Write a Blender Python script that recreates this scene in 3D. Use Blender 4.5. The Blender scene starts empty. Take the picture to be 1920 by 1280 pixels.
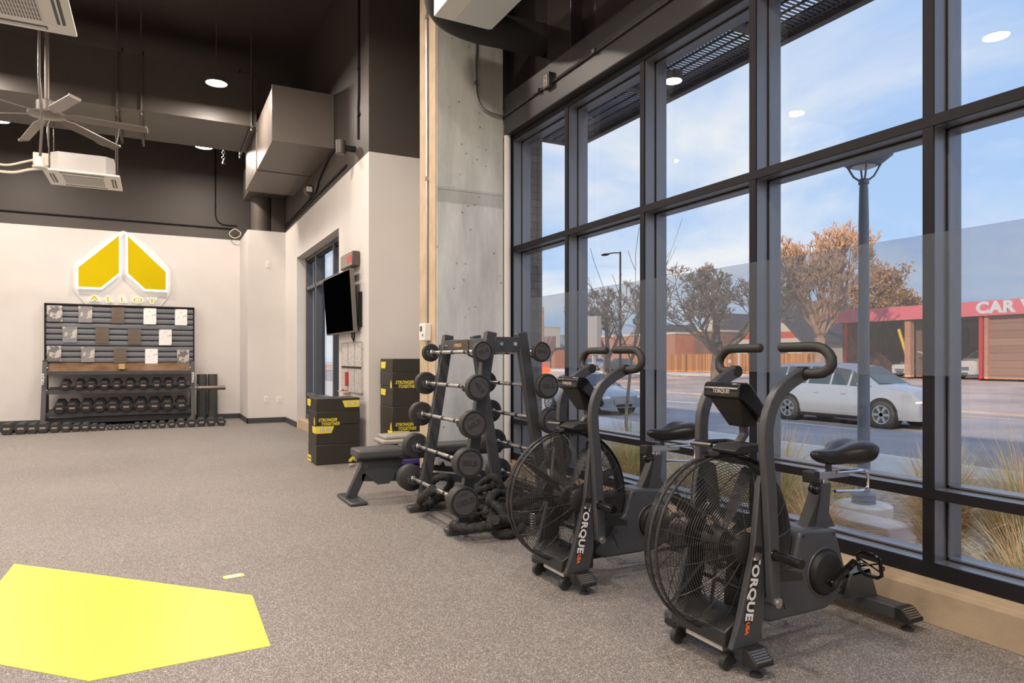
import bpy, bmesh, math, random
from mathutils import Vector, Matrix, Euler
C = bpy.context.scene.collection
PI = math.pi
R = math.radians
# ------------------------------------------------------------------ camera geometry
FX = 1285.0; HOR = 672.0; CAMZ = 1.22
YAW = R(27.4); SY, CY = math.sin(YAW), math.cos(YAW)
def ray(u):
    a = (u-960.0)/FX
    return SY+CY*a, CY-SY*a
def at(u, v, X=None, Y=None, z=None, d=None):
    rx, ry = ray(u)
    if X is not None: d = X/rx
    elif Y is not None: d = Y/ry
    elif z is not None: d = FX*(CAMZ-z)/(v-HOR)
    return Vector((rx*d, ry*d, CAMZ-(v-HOR)/FX*d))
def X_at(u, Y):
    rx, ry = ray(u); return rx/ry*Y
# ------------------------------------------------------------------ mesh builder
class MB:
    def __init__(s): s.v = []; s.f = []; s.mi = []; s.m = 0
    def add(s, vs, fs, mtx=None):
        o = len(s.v)
        for p in vs: s.v.append(tuple(mtx @ Vector(p)) if mtx else tuple(p))
        for f in fs: s.f.append(tuple(i+o for i in f)); s.mi.append(s.m)
        return s
    def bx(s, x0, x1, y0, y1, z0, z1, mtx=None):
        x0, x1 = min(x0, x1), max(x0, x1); y0, y1 = min(y0, y1), max(y0, y1); z0, z1 = min(z0, z1), max(z0, z1)
        vs = [(x0,y0,z0),(x1,y0,z0),(x1,y1,z0),(x0,y1,z0),(x0,y0,z1),(x1,y0,z1),(x1,y1,z1),(x0,y1,z1)]
        return s.add(vs, [(0,3,2,1),(4,5,6,7),(0,1,5,4),(1,2,6,5),(2,3,7,6),(3,0,4,7)], mtx)
    def cyl(s, p0, p1, r0, r1=None, n=16):
        p0, p1 = Vector(p0), Vector(p1); r1 = r0 if r1 is None else r1
        z = (p1-p0).normalized(); x = z.orthogonal().normalized(); y = z.cross(x)
        vs = []
        for p, r in ((p0, r0), (p1, r1)):
            for i in range(n):
                t = 2*PI*i/n; vs.append(p+x*(math.cos(t)*r)+y*(math.sin(t)*r))
        fs = [(i, (i+1) % n, n+(i+1) % n, n+i) for i in range(n)]
        fs += [tuple(range(n-1, -1, -1)), tuple(range(n, 2*n))]
        return s.add(vs, fs)
    def tube(s, pts, r, n=8, closed=False, rs=None, cap=True):
        pts = [Vector(p) for p in pts]; m = len(pts)
        T = []
        for i in range(m):
            if closed: t = pts[(i+1) % m]-pts[i-1]
            else: t = pts[min(i+1, m-1)]-pts[max(i-1, 0)]
            T.append(t.normalized() if t.length > 1e-9 else Vector((0,0,1)))
        x = T[0].orthogonal().normalized(); vs = []
        for i in range(m):
            x = x-T[i]*x.dot(T[i])
            x = x.normalized() if x.length > 1e-6 else T[i].orthogonal().normalized()
            y = T[i].cross(x); rr = rs[i] if rs else r
            for k in range(n):
                t = 2*PI*k/n; vs.append(pts[i]+x*(math.cos(t)*rr)+y*(math.sin(t)*rr))
        fs = []
        for i in range(m if closed else m-1):
            j = (i+1) % m
            for k in range(n): fs.append((i*n+k, i*n+(k+1) % n, j*n+(k+1) % n, j*n+k))
        if not closed and cap: fs += [tuple(range(n-1, -1, -1)), tuple(range((m-1)*n, m*n))]
        return s.add(vs, fs)
    def ribbon(s, pts, side, w, h):
        # rectangular section swept along pts; 'side' = constant side axis (size w), other axis size h
        pts = [Vector(p) for p in pts]; side = Vector(side).normalized(); vs = []; m = len(pts)
        for i in range(m):
            t = (pts[min(i+1, m-1)]-pts[max(i-1, 0)]).normalized(); up = side.cross(t).normalized()
            for a, b in ((-1,-1),(1,-1),(1,1),(-1,1)): vs.append(pts[i]+side*(a*w/2)+up*(b*h/2))
        fs = []
        for i in range(m-1):
            for k in range(4): fs.append((i*4+k, i*4+(k+1) % 4, (i+1)*4+(k+1) % 4, (i+1)*4+k))
        fs += [(3,2,1,0), tuple(range((m-1)*4, m*4))]
        return s.add(vs, fs)
    def prism(s, poly, axis, a, b, mtx=None):
        n = len(poly)
        def mk(p, q, t): return {'x': (t, p, q), 'y': (p, t, q), 'z': (p, q, t)}[axis]
        vs = [mk(p, q, a) for p, q in poly]+[mk(p, q, b) for p, q in poly]
        fs = [(i, (i+1) % n, n+(i+1) % n, n+i) for i in range(n)]+[tuple(range(n-1, -1, -1)), tuple(range(n, 2*n))]
        return s.add(vs, fs, mtx)
    def lathe(s, prof, o=(0,0,0), axis='z', n=24, closed=False):
        vs = []; m = len(prof); o = Vector(o)
        for r, h in prof:
            for k in range(n):
                t = 2*PI*k/n; c, d = r*math.cos(t), r*math.sin(t)
                vs.append(o+Vector({'z': (c, d, h), 'y': (c, h, d), 'x': (h, c, d)}[axis]))
        fs = []
        for i in range(m if closed else m-1):
            j = (i+1) % m
            for k in range(n): fs.append((i*n+k, i*n+(k+1) % n, j*n+(k+1) % n, j*n+k))
        if not closed:
            if prof[0][0] > 1e-6: fs.append(tuple(range(n-1, -1, -1)))
            if prof[-1][0] > 1e-6: fs.append(tuple(range((m-1)*n, m*n)))
        return s.add(vs, fs)
    def ell(s, c, r, n=12, m=8, mtx=None):
        vs = []; fs = []
        for i in range(m+1):
            p = PI*i/m
            for k in range(n):
                t = 2*PI*k/n
                vs.append((c[0]+r[0]*math.sin(p)*math.cos(t), c[1]+r[1]*math.sin(p)*math.sin(t), c[2]+r[2]*math.cos(p)))
        for i in range(m):
            for k in range(n): fs.append((i*n+k, (i+1)*n+k, (i+1)*n+(k+1) % n, i*n+(k+1) % n))
        return s.add(vs, fs, mtx)
    def torus(s, o, axis, RR, r, n=32, k=6):
        o = Vector(o); pts = []
        for i in range(n):
            t = 2*PI*i/n; c, d = RR*math.cos(t), RR*math.sin(t)
            pts.append(o+Vector({'z': (c, d, 0), 'y': (c, 0, d), 'x': (0, c, d)}[axis]))
        return s.tube(pts, r, k, closed=True)
    def text(s, body, size, mtx, depth=0.002, bold=0.0, shear=0.0, align='CENTER', space=1.0):
        cu = bpy.data.curves.new('t', 'FONT'); cu.body = body; cu.size = size; cu.extrude = depth/2; cu.offset = bold
        cu.shear = shear; cu.align_x = align; cu.align_y = 'CENTER'; cu.space_character = space; cu.resolution_u = 3
        ob = bpy.data.objects.new('t', cu); C.objects.link(ob)
        dg = bpy.context.evaluated_depsgraph_get(); dg.update()
        me = ob.evaluated_get(dg).to_mesh()
        vs = [v.co.copy() for v in me.vertices]; fs = [tuple(p.vertices) for p in me.polygons]
        ob.evaluated_get(dg).to_mesh_clear()
        bpy.data.objects.remove(ob); bpy.data.curves.remove(cu)
        return s.add(vs, fs, mtx)
    def build(s, name, mat, parent=None, bevel=0.0, smooth=True, loc=None, rz=0.0, seg=2):
        me = bpy.data.meshes.new(name); me.from_pydata(s.v, [], s.f)
        mats = mat if isinstance(mat, (list, tuple)) else [mat]
        for m in mats: me.materials.append(m)
        if len(mats) > 1: me.polygons.foreach_set('material_index', s.mi)
        bm = bmesh.new(); bm.from_mesh(me)
        bmesh.ops.remove_doubles(bm, verts=bm.verts, dist=1e-5)
        bmesh.ops.recalc_face_normals(bm, faces=bm.faces)
        bm.to_mesh(me); bm.free()
        if smooth:
            me.polygons.foreach_set('use_smooth', [True]*len(me.polygons))
            me.set_sharp_from_angle(angle=R(38))
        o = bpy.data.objects.new(name, me); C.objects.link(o)
        if parent: o.parent = parent
        if loc is not None: o.location = loc
        o.rotation_euler = (0, 0, rz)
        if bevel > 0:
            b = o.modifiers.new('bevel', 'BEVEL'); b.width = bevel; b.segments = seg; b.limit_method = 'ANGLE'; b.angle_limit = R(40)
            b.harden_normals = False
        return o
def TM(origin, xdir, ydir):
    x = Vector(xdir).normalized(); y = Vector(ydir).normalized(); z = x.cross(y)
    m = Matrix((x, y, z)).transposed().to_4x4(); m.translation = Vector(origin); return m
FACE_NY = lambda o: TM(o, (1,0,0), (0,0,1))      # text read by someone looking along +Y
FACE_NX = lambda o: TM(o, (0,-1,0), (0,0,1))     # text read by someone looking along +X
LONG = []
def tag(o, label=None, cat=None, group=None, kind=None):
    if label and not 4 <= len(label.split()) <= 16: LONG.append(label)
    if label: o['label'] = label
    if cat: o['category'] = cat
    if group: o['group'] = group
    if kind: o['kind'] = kind
    return o
def thing(name, label, cat, loc=(0,0,0), rz=0.0, group=None, kind=None):
    o = bpy.data.objects.new(name, None); C.objects.link(o); o.location = loc; o.rotation_euler = (0,0,rz)
    o.empty_display_size = .1
    return tag(o, label, cat, group, kind)
def struct(name, mb, mat, label=None, **k):
    return tag(mb.build(name, mat, **k), label, None, None, 'structure')
def dup(o, parent=None, loc=None, rz=None, label=None):
    c = o.copy(); C.objects.link(c); c.parent = parent
    if loc is not None: c.location = loc
    if rz is not None: c.rotation_euler = (0,0,rz)
    if label: c['label'] = label
    for ch in list(o.children): dup(ch, c)
    return c
ORD = ['first','second','third','fourth','fifth','sixth','seventh','eighth','ninth','tenth','eleventh','twelfth','thirteenth','fourteenth','fifteenth','sixteenth','seventeenth','eighteenth','nineteenth','twentieth','twenty-first','twenty-second','twenty-third','twenty-fourth']
# ------------------------------------------------------------------ materials
def srgb(r, g, b): return tuple(((c/255.0)/12.92 if c/255.0 <= .04045 else ((c/255.0+.055)/1.055)**2.4) for c in (r, g, b))+(1,)
def mat(name, col, rough=.5, metal=0.0, noise=0.0, scale=8.0, bump=0.0, emit=None, es=1.0, spec=.5, coat=0.0, bscale=None):
    m = bpy.data.materials.new(name); m.use_nodes = True; nt = m.node_tree; N = nt.nodes; L = nt.links
    p = N['Principled BSDF']; c = col if len(col) == 4 else tuple(col)+(1,)
    p.inputs['Base Color'].default_value = c; p.inputs['Roughness'].default_value = rough; p.inputs['Metallic'].default_value = metal
    p.inputs['Specular IOR Level'].default_value = spec; p.inputs['Coat Weight'].default_value = coat
    tc = N.new('ShaderNodeTexCoord')
    if noise > 0:
        n = N.new('ShaderNodeTexNoise'); n.inputs['Scale'].default_value = scale; n.inputs['Detail'].default_value = 6
        L.new(tc.outputs['Object'], n.inputs['Vector'])
        r = N.new('ShaderNodeValToRGB'); lo = tuple(x*(1-noise) for x in c[:3])+(1,); hi = tuple(min(1, x*(1+noise)) for x in c[:3])+(1,)
        r.color_ramp.elements[0].position = .3; r.color_ramp.elements[0].color = lo
        r.color_ramp.elements[1].position = .7; r.color_ramp.elements[1].color = hi
        L.new(n.outputs['Fac'], r.inputs['Fac']); L.new(r.outputs['Color'], p.inputs['Base Color'])
    if bump > 0:
        n2 = N.new('ShaderNodeTexNoise'); n2.inputs['Scale'].default_value = bscale or scale*6; n2.inputs['Detail'].default_value = 4
        L.new(tc.outputs['Object'], n2.inputs['Vector'])
        b = N.new('ShaderNodeBump'); b.inputs['Strength'].default_value = bump; b.inputs['Distance'].default_value = .01
        L.new(n2.outputs['Fac'], b.inputs['Height']); L.new(b.outputs['Normal'], p.inputs['Normal'])
    if emit: p.inputs['Emission Color'].default_value = tuple(emit)+(1,) if len(emit) == 3 else emit; p.inputs['Emission Strength'].default_value = es
    return m
def brick(name, c1, c2, mortar, sx=4.4, rough=.85, rot=(R(90),0,0), bh=.25, msize=.012, rnd=.6):
    m = mat(name, c1, rough); nt = m.node_tree; N = nt.nodes; L = nt.links; p = N['Principled BSDF']
    tc = N.new('ShaderNodeTexCoord'); mp = N.new('ShaderNodeMapping'); mp.inputs['Rotation'].default_value = rot
    b = N.new('ShaderNodeTexBrick'); b.inputs['Scale'].default_value = sx; b.inputs['Color1'].default_value = c1; b.inputs['Color2'].default_value = c2
    b.inputs['Mortar'].default_value = mortar; b.inputs['Row Height'].default_value = bh; b.inputs['Mortar Size'].default_value = msize
    L.new(tc.outputs['Object'], mp.inputs['Vector']); L.new(mp.outputs['Vector'], b.inputs['Vector']); L.new(b.outputs['Color'], p.inputs['Base Color'])
    return m
M = {}
M['wall_white'] = mat('white_paint', (.63,.60,.575), .6, noise=.02, scale=3, bump=.03, bscale=90)
M['wall_dark'] = mat('dark_brown_paint', (.058,.048,.042), .55, noise=.05, scale=2, bump=.03, bscale=60)
M['ceil_dark'] = mat('dark_ceiling_paint', (.075,.058,.053), .7, noise=.12, scale=1.2)
M['base_gray'] = mat('charcoal_baseboard', (.045,.045,.048), .5)
M['duct'] = mat('painted_duct', (.085,.072,.063), .42, noise=.04, scale=4)
M['duct_lamplit'] = mat('lamplit_duct', (.15,.125,.108), .45, noise=.04, scale=3)  # lighter copy of the duct tone, with the nearby lamp's light put in
M['beam'] = mat('beam_gray_paint', (.036,.034,.037), .42, noise=.10, scale=1.5)
M['spandrel'] = mat('gloss_dark_panel', (.028,.023,.025), .10, noise=.05, scale=1)
M['frame_dark'] = mat('bronze_black_frame', (.011,.010,.012), .6, spec=.2)
M['frame_side'] = mat('anodised_frame', (.20,.205,.225), .32, metal=.55)
M['white_plastic'] = mat('white_plastic', (.75,.74,.71), .4)
M['grey_plastic'] = mat('grey_plastic', (.34,.32,.30), .5)
M['steel_black'] = mat('black_powder_coat', (.022,.022,.024), .36, bump=.04, bscale=400)
M['steel_gray'] = mat('charcoal_powder_coat', (.050,.052,.058), .33, bump=.05, bscale=400)
M['panel_gray'] = mat('charcoal_shroud', (.062,.066,.076), .34, noise=.05, scale=10)
M['rubber'] = mat('black_rubber', (.026,.026,.027), .55, noise=.08, scale=30)
M['rubber_mid'] = mat('gray_rubber_face', (.062,.060,.065), .55, noise=.06, scale=30)
M['foam'] = mat('black_grip_foam', (.018,.017,.017), .6)
M['black_gloss'] = mat('black_gloss_plastic', (.008,.008,.009), .14)
M['black_flat'] = mat('matte_black_plastic', (.012,.011,.011), .55)
M['wire'] = mat('black_wire', (.030,.030,.032), .28)
M['chrome'] = mat('chrome', (.72,.72,.73), .14, metal=1)
M['chrome_dull'] = mat('satin_steel', (.55,.54,.53), .32, metal=1)
M['zinc'] = mat('zinc_conduit', (.45,.45,.46), .35, metal=.9)
M['leather'] = mat('black_vinyl', (.017,.016,.017), .32, bump=.05, bscale=200)
M['letter_white'] = mat('white_lettering', (.72,.72,.74), .5)
M['letter_orange'] = mat('orange_lettering', (.85,.16,.03), .5)
M['vinyl_pad'] = mat('charcoal_vinyl', (.060,.060,.063), .42, bump=.04, bscale=200)
M['plyo'] = mat('black_box_vinyl', (.030,.026,.021), .48, noise=.05, scale=6, bump=.05, bscale=40)
M['yellow'] = mat('brand_yellow', (.80,.62,.03), .5)
M['yellow_lt'] = mat('label_yellow', (.78,.66,.07), .5)
M['label_gray'] = mat('label_print_gray', (.50,.50,.42), .5)
M['yellow_floor'] = mat('yellow_floor_vinyl', (.80,.70,.055), .38, noise=.015, scale=1.5)
M['lit_white'] = mat('halo_led', (1,1,1), .5, emit=(.93,1,1), es=.62)
M['sign_yellow'] = mat('sign_yellow', (.56,.43,.0), .6, spec=.1)
M['wood'] = mat('stained_wood', (.17,.095,.05), .4, noise=.35, scale=5)
M['wood_lt'] = mat('light_wood', (.5,.34,.16), .5)
M['purple'] = mat('purple_plastic', (.05,.035,.19), .45)
M['red'] = mat('red_plastic', (.45,.03,.025), .4)
M['conc_warm_lit'] = mat('warm_lit_concrete', (.50,.39,.265), .75, noise=.12, scale=5, bump=.15, bscale=40)  # warm light on the column's side face is put into this tan
M['screen'] = mat('black_screen', (.0008,.0008,.001), .9, spec=0.0)
M['bezel'] = mat('bezel_gray', (.14,.13,.115), .45)
M['paper'] = mat('paper_white', (.62,.60,.57), .7)
M['clock'] = mat('clock_case', (.085,.065,.055), .4)
M['led_red'] = mat('led_red', (.35,.06,.06), .5, emit=(.8,.1,.1), es=.35)
M['cream_cable'] = mat('cream_cable', (.62,.56,.45), .5)
M['fan_blade'] = mat('fan_silver', (.26,.23,.205), .4, metal=.3)
M['lamp_case'] = mat('lamp_case', (.5,.47,.42), .4)
M['lamp_on'] = mat('lamp_glow', (1,.9,.75), .5, emit=(1,.80,.55), es=22)
# ================================================================== special materials
def speckle_floor():
    m = mat('rubber_floor', (.25,.22,.20), .62); nt = m.node_tree; N = nt.nodes; L = nt.links; p = N['Principled BSDF']
    tc = N.new('ShaderNodeTexCoord')
    v = N.new('ShaderNodeTexVoronoi'); v.inputs['Scale'].default_value = 300
    L.new(tc.outputs['Object'], v.inputs['Vector'])
    r = N.new('ShaderNodeValToRGB'); r.color_ramp.interpolation = 'CONSTANT'
    e = r.color_ramp.elements; e[0].position = 0; e[0].color = (.135,.122,.113,1); e[1].position = .45; e[1].color = (.240,.212,.192,1)
    a = e.new(.75); a.color = (.37,.335,.31,1); b = e.new(.93); b.color = (.60,.56,.52,1)
    sep = N.new('ShaderNodeSeparateColor'); L.new(v.outputs['Color'], sep.inputs[0]); L.new(sep.outputs[0], r.inputs['Fac'])
    n = N.new('ShaderNodeTexNoise'); n.inputs['Scale'].default_value = .9; n.inputs['Detail'].default_value = 3; L.new(tc.outputs['Object'], n.inputs['Vector'])
    mx = N.new('ShaderNodeMix'); mx.data_type = 'RGBA'; mx.blend_type = 'MULTIPLY'; mx.inputs[0].default_value = .25
    L.new(r.outputs['Color'], mx.inputs[6]); L.new(n.outputs['Fac'], mx.inputs[7]); L.new(mx.outputs[2], p.inputs['Base Color'])
    bp = N.new('ShaderNodeBump'); bp.inputs['Strength'].default_value = .12; bp.inputs['Distance'].default_value = .002
    L.new(sep.outputs[1], bp.inputs['Height']); L.new(bp.outputs['Normal'], p.inputs['Normal'])
    return m
def concrete_col():
    m = mat('cast_concrete', (.4,.4,.38), .7); nt = m.node_tree; N = nt.nodes; L = nt.links; p = N['Principled BSDF']
    tc = N.new('ShaderNodeTexCoord')
    n = N.new('ShaderNodeTexNoise'); n.inputs['Scale'].default_value = 1.6; n.inputs['Detail'].default_value = 9; n.inputs['Roughness'].default_value = .65
    mp = N.new('ShaderNodeMapping'); mp.inputs['Scale'].default_value = (3,3,.7); L.new(tc.outputs['Object'], mp.inputs['Vector']); L.new(mp.outputs['Vector'], n.inputs['Vector'])
    r = N.new('ShaderNodeValToRGB'); r.color_ramp.elements[0].position = .3; r.color_ramp.elements[0].color = (.42,.43,.425,1)
    r.color_ramp.elements[1].position = .68; r.color_ramp.elements[1].color = (.66,.675,.68,1); L.new(n.outputs['Fac'], r.inputs['Fac'])
    v = N.new('ShaderNodeTexVoronoi'); v.inputs['Scale'].default_value = 9; L.new(tc.outputs['Object'], v.inputs['Vector'])
    r2 = N.new('ShaderNodeValToRGB'); r2.color_ramp.elements[0].position = .06; r2.color_ramp.elements[0].color = (.25,.25,.25,1); r2.color_ramp.elements[1].position = .11; r2.color_ramp.elements[1].color = (1,1,1,1)
    L.new(v.outputs['Distance'], r2.inputs['Fac'])
    mx = N.new('ShaderNodeMix'); mx.data_type = 'RGBA'; mx.blend_type = 'MULTIPLY'; mx.inputs[0].default_value = .8
    L.new(r.outputs['Color'], mx.inputs[6]); L.new(r2.outputs['Color'], mx.inputs[7])
    sz = N.new('ShaderNodeSeparateXYZ'); L.new(tc.outputs['Object'], sz.inputs[0])
    mr = N.new('ShaderNodeMapRange'); mr.inputs[1].default_value = 2; mr.inputs[2].default_value = 4; L.new(sz.outputs[2], mr.inputs[0])
    zr = N.new('ShaderNodeValToRGB'); zr.color_ramp.interpolation = 'LINEAR'; ee = zr.color_ramp.elements
    ee[0].position = 0; ee[0].color = (1,1,1,1); ee[1].position = 1; ee[1].color = (.74,.72,.66,1)
    for pz, cz in ((.365,(1,1,.99,1)),(.37,(.74,.75,.70,1)),(.44,(.74,.76,.74,1)),(.445,(.93,.95,.90,1)),(.62,(.90,.90,.84,1))):
        q = ee.new(pz); q.color = cz
    L.new(mr.outputs[0], zr.inputs['Fac']); m3 = N.new('ShaderNodeMix'); m3.data_type = 'RGBA'; m3.blend_type = 'MULTIPLY'; m3.inputs[0].default_value = 1
    L.new(mx.outputs[2], m3.inputs[6]); L.new(zr.outputs['Color'], m3.inputs[7]); L.new(m3.outputs[2], p.inputs['Base Color'])
    return m
def glass_mat(name, tint, refl=1.0):
    m = bpy.data.materials.new(name); m.use_nodes = True; nt = m.node_tree; N = nt.nodes; L = nt.links
    for n in list(N): N.remove(n)
    o = N.new('ShaderNodeOutputMaterial'); mx = N.new('ShaderNodeMixShader'); t = N.new('ShaderNodeBsdfTransparent'); g = N.new('ShaderNodeBsdfGlossy')
    t.inputs['Color'].default_value = tint+(1,); g.inputs['Roughness'].default_value = .0; g.inputs['Color'].default_value = (1,1,1,1)
    f = N.new('ShaderNodeFresnel'); f.inputs['IOR'].default_value = 1.45
    ml = N.new('ShaderNodeMath'); ml.operation = 'MULTIPLY'; ml.inputs[1].default_value = refl
    ge = N.new('ShaderNodeNewGeometry'); iv = N.new('ShaderNodeMath'); iv.operation = 'SUBTRACT'; iv.inputs[0].default_value = 1; L.new(ge.outputs['Backfacing'], iv.inputs[1])
    m2 = N.new('ShaderNodeMath'); m2.operation = 'MULTIPLY'; L.new(f.outputs[0], ml.inputs[0]); L.new(ml.outputs[0], m2.inputs[0]); L.new(iv.outputs[0], m2.inputs[1]); L.new(m2.outputs[0], mx.inputs[0]); L.new(t.outputs[0], mx.inputs[1]); L.new(g.outputs[0], mx.inputs[2]); L.new(mx.outputs[0], o.inputs[0])
    return m
def film_mat(name, cov, col):
    m = bpy.data.materials.new(name); m.use_nodes = True; nt = m.node_tree; N = nt.nodes; L = nt.links
    for n in list(N): N.remove(n)
    o = N.new('ShaderNodeOutputMaterial'); mx = N.new('ShaderNodeMixShader'); t = N.new('ShaderNodeBsdfTransparent'); g = N.new('ShaderNodeBsdfDiffuse'); t.inputs['Color'].default_value = (.79,.82,.87,1)
    g.inputs['Color'].default_value = col; mx.inputs[0].default_value = cov
    L.new(t.outputs[0], mx.inputs[1]); L.new(g.outputs[0], mx.inputs[2]); L.new(mx.outputs[0], o.inputs[0])
    return m
M['floor'] = speckle_floor(); M['concrete'] = concrete_col()
M['glass'] = glass_mat('window_glass', (.96,.975,.98), .8)
M['film'] = film_mat('perforated_film', .13, (.34,.36,.38,1))
M['car_glass'] = mat('car_glass', (.035,.05,.06), .08, spec=.8)
M['brick_outer'] = brick('painted_gray_brick', srgb(136,130,124), srgb(120,115,111), srgb(96,92,90), 3.2, .9, (R(90),0,0), .25, .010)

# ================================================================== room shell
WX = 3.20          # inner face of the storefront
TVX = 2.20         # white wall with the screen
YB = 15.05         # back wall
ZW = 3.64          # height of the white paint
ZC = 6.3
XL, YN = -6.5, -5.0
fl = MB(); fl.bx(XL, 3.16, YN, YB, -.06, 0); struct('floor', fl, M['floor'], smooth=False)
ce = MB(); ce.bx(XL-.2, 3.6, YN-.2, YB+.3, ZC, ZC+.2); struct('ceiling', ce, M['ceil_dark'], smooth=False)
w = MB(); w.bx(XL, 2.5, YB, YB+.25, 0, ZW); w.m = 1; w.bx(XL, 2.5, YB, YB+.25, ZW, ZC)
struct('wall_back', w, [M['wall_white'], M['wall_dark']], smooth=False)
w = MB(); w.bx(XL-.2, XL, YN, YB+.25, 0, ZW); w.m = 1; w.bx(XL-.2, XL, YN, YB+.25, ZW, ZC)
struct('wall_left', w, [M['wall_white'], M['wall_dark']], smooth=False)
w = MB(); w.bx(XL-.2, 3.5, YN-.2, YN, 0, ZW); w.m = 1; w.bx(XL-.2, 3.5, YN-.2, YN, ZW, ZC)
struct('wall_front', w, [M['wall_white'], M['wall_dark']], smooth=False)
# wall with the screen, window opening Y 9.36..12.51 up to z 3.0
OY0, OY1, OZ = 9.36, 12.51, 3.0
w = MB(); T = TVX+.30
w.bx(TVX, T, 7.88, OY0, 0, ZW); w.bx(TVX, T, OY1, YB, 0, ZW); w.bx(TVX, T, OY0, OY1, OZ, ZW)
w.m = 1; w.bx(TVX, T, 7.88, YB, ZW, ZC)
struct('wall_right', w, [M['wall_white'], M['wall_dark']], smooth=False)
w = MB(); w.bx(T, 3.45, 7.88, 8.13, 0, ZW); w.m = 1; w.bx(T, 3.45, 7.88, 8.13, ZW, ZC)
struct('wall_return', w, [M['wall_white'], M['wall_dark']], smooth=False)
w = MB(); w.bx(3.12, 3.40, 6.235, 7.88, 0, 3.47); struct('wall_alcove', w, M['wall_white'], smooth=False)
# pilaster in the back corner
w = MB(); w.bx(1.515, TVX, 13.70, YB, 0, ZW); struct('wall_pilaster', w, M['wall_white'], smooth=False)
# concrete column
w = MB(); w.bx(2.40, 3.11, 6.20, 6.65, 0, ZC)
w.bx(2.40, 3.11, 6.197, 6.2, 2.86, 2.875)
struct('wall_column', w, M['concrete'], bevel=.012)
w = MB(); w.bx(2.388, 2.40, 6.215, 6.40, 0, ZC); w.bx(2.388, 2.40, 6.43, 6.655, 0, ZC)
tag(w.build('trim_1', M['conc_warm_lit']), kind='structure')
# baseboards
b = MB(); b.bx(XL, 1.515, YB-.014, YB, 0, .10); struct('baseboard_back', b, M['base_gray'])
b = MB(); b.bx(1.501, 1.515, 13.686, YB, 0, .10); b.bx(1.501, TVX, 13.686, 13.70, 0, .10); struct('baseboard_pilaster', b, M['base_gray'])
b = MB(); b.bx(TVX-.014, TVX, OY1, 13.70, 0, .10); b.bx(TVX-.014, TVX, 7.88, OY0, 0, .10); struct('baseboard_right', b, M['base_gray'])
b = MB(); b.bx(TVX, 2.9, 7.866, 7.88, 0, .10); struct('baseboard_return', b, M['base_gray'])
# curb under the storefront
M['curb'] = mat('tan_curb_concrete', (.34,.262,.175), .75, noise=.18, scale=3, bump=.2, bscale=30)
c = MB(); c.prism([(3.155,0),(3.155,.155),(3.19,.165),(3.20,.20),(3.5,.20),(3.5,-.7),(3.16,-.7),(3.16,0)], 'y', YN, 7.88)
struct('trim_2', c, M['curb'], bevel=.006)
c = MB(); c.bx(2.22, 2.5, OY0, OY1, -.1, .16); struct('trim_3', c, M['conc_warm_lit'], bevel=.01)
# header beam, spandrel above the storefront
c = MB(); c.prism([(3.12,3.475),(3.12,3.86),(3.135,3.875),(3.42,3.875),(3.42,3.475)], 'y', YN, 6.20); struct('wall_header', c, M['beam'], bevel=.008)
c = MB(); c.bx(3.30, 3.55, YN, 7.88, 3.875, ZC)
c.bx(3.17, 3.30, 5.02, 5.42, 3.875, ZC); c.bx(3.17, 3.30, .6, 1.0, 3.875, ZC)
struct('wall_spandrel', c, M['spandrel'], bevel=.006)

# ================================================================== storefront window
MY = [6.208, 5.136, 4.075, 3.013, 1.95, .888, -.18, -1.25, -2.32, -3.39, -4.46]
win = thing('window_1', None, None, (0,0,0)); win['kind'] = 'structure'
ZT, ZR = 2.327, .588
for i, y in enumerate(MY):
    m = MB(); hw = .024 if i else .03
    y0 = y-hw if i else 6.16
    y1 = y+hw if i else 6.235
    m.bx(3.2, 3.212, y0-.001, y1+.001, .2, 3.475)          # dark inner cap
    m.m = 1
    m.bx(3.212, 3.335, y0, y1, .2, 3.475)
    m.m = 0; m.bx(3.300, 3.306, y0-.006, y1+.006, .2, 3.475)
    m.m = 1; m.bx(3.306, 3.40, y0-.014, y1+.014, .2, 3.475)
    m.build('mullion', [M['frame_dark'], M['frame_side']], win)
def rail(z, h, name, top=False):
    m = MB(); m.bx(3.198, 3.212, YN, 6.2, z-h/2, z+h/2); m.m = 1
    m.bx(3.212, 3.335, YN, 6.2, z-h/2, z+h/2); m.m = 0
    m.bx(3.300, 3.306, YN, 6.2, z-h/2-.006, z+h/2+.006); m.m = 1
    m.bx(3.306, 3.40, YN, 6.2, z-h/2-.014, z+h/2+.014)
    m.build(name, [M['frame_dark'], M['frame_side']], win)
rail(ZT, .05, 'transom'); rail(ZR, .045, 'rail'); rail(.235, .07, 'sill_rail'); rail(3.452, .05, 'head_rail')
for i in range(len(MY)-1):
    ya, yb = MY[i+1]+.03, MY[i]-.03
    for z0, z1 in ((.275, ZR-.03), (ZR+.03, ZT-.03), (ZT+.03, 3.425)):
        g = MB(); g.bx(3.345, 3.351, ya, yb, z0, z1); g.build('glass_pane', M['glass'], win, smooth=False)
fm = MB(); fm.bx(3.190, 3.1915, YN+.1, 5.82, 1.14, 1.80)
tag(fm.build('window_film', M['film'], smooth=False), 'translucent perforated film band across the storefront windows above the bikes', 'window film')
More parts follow.
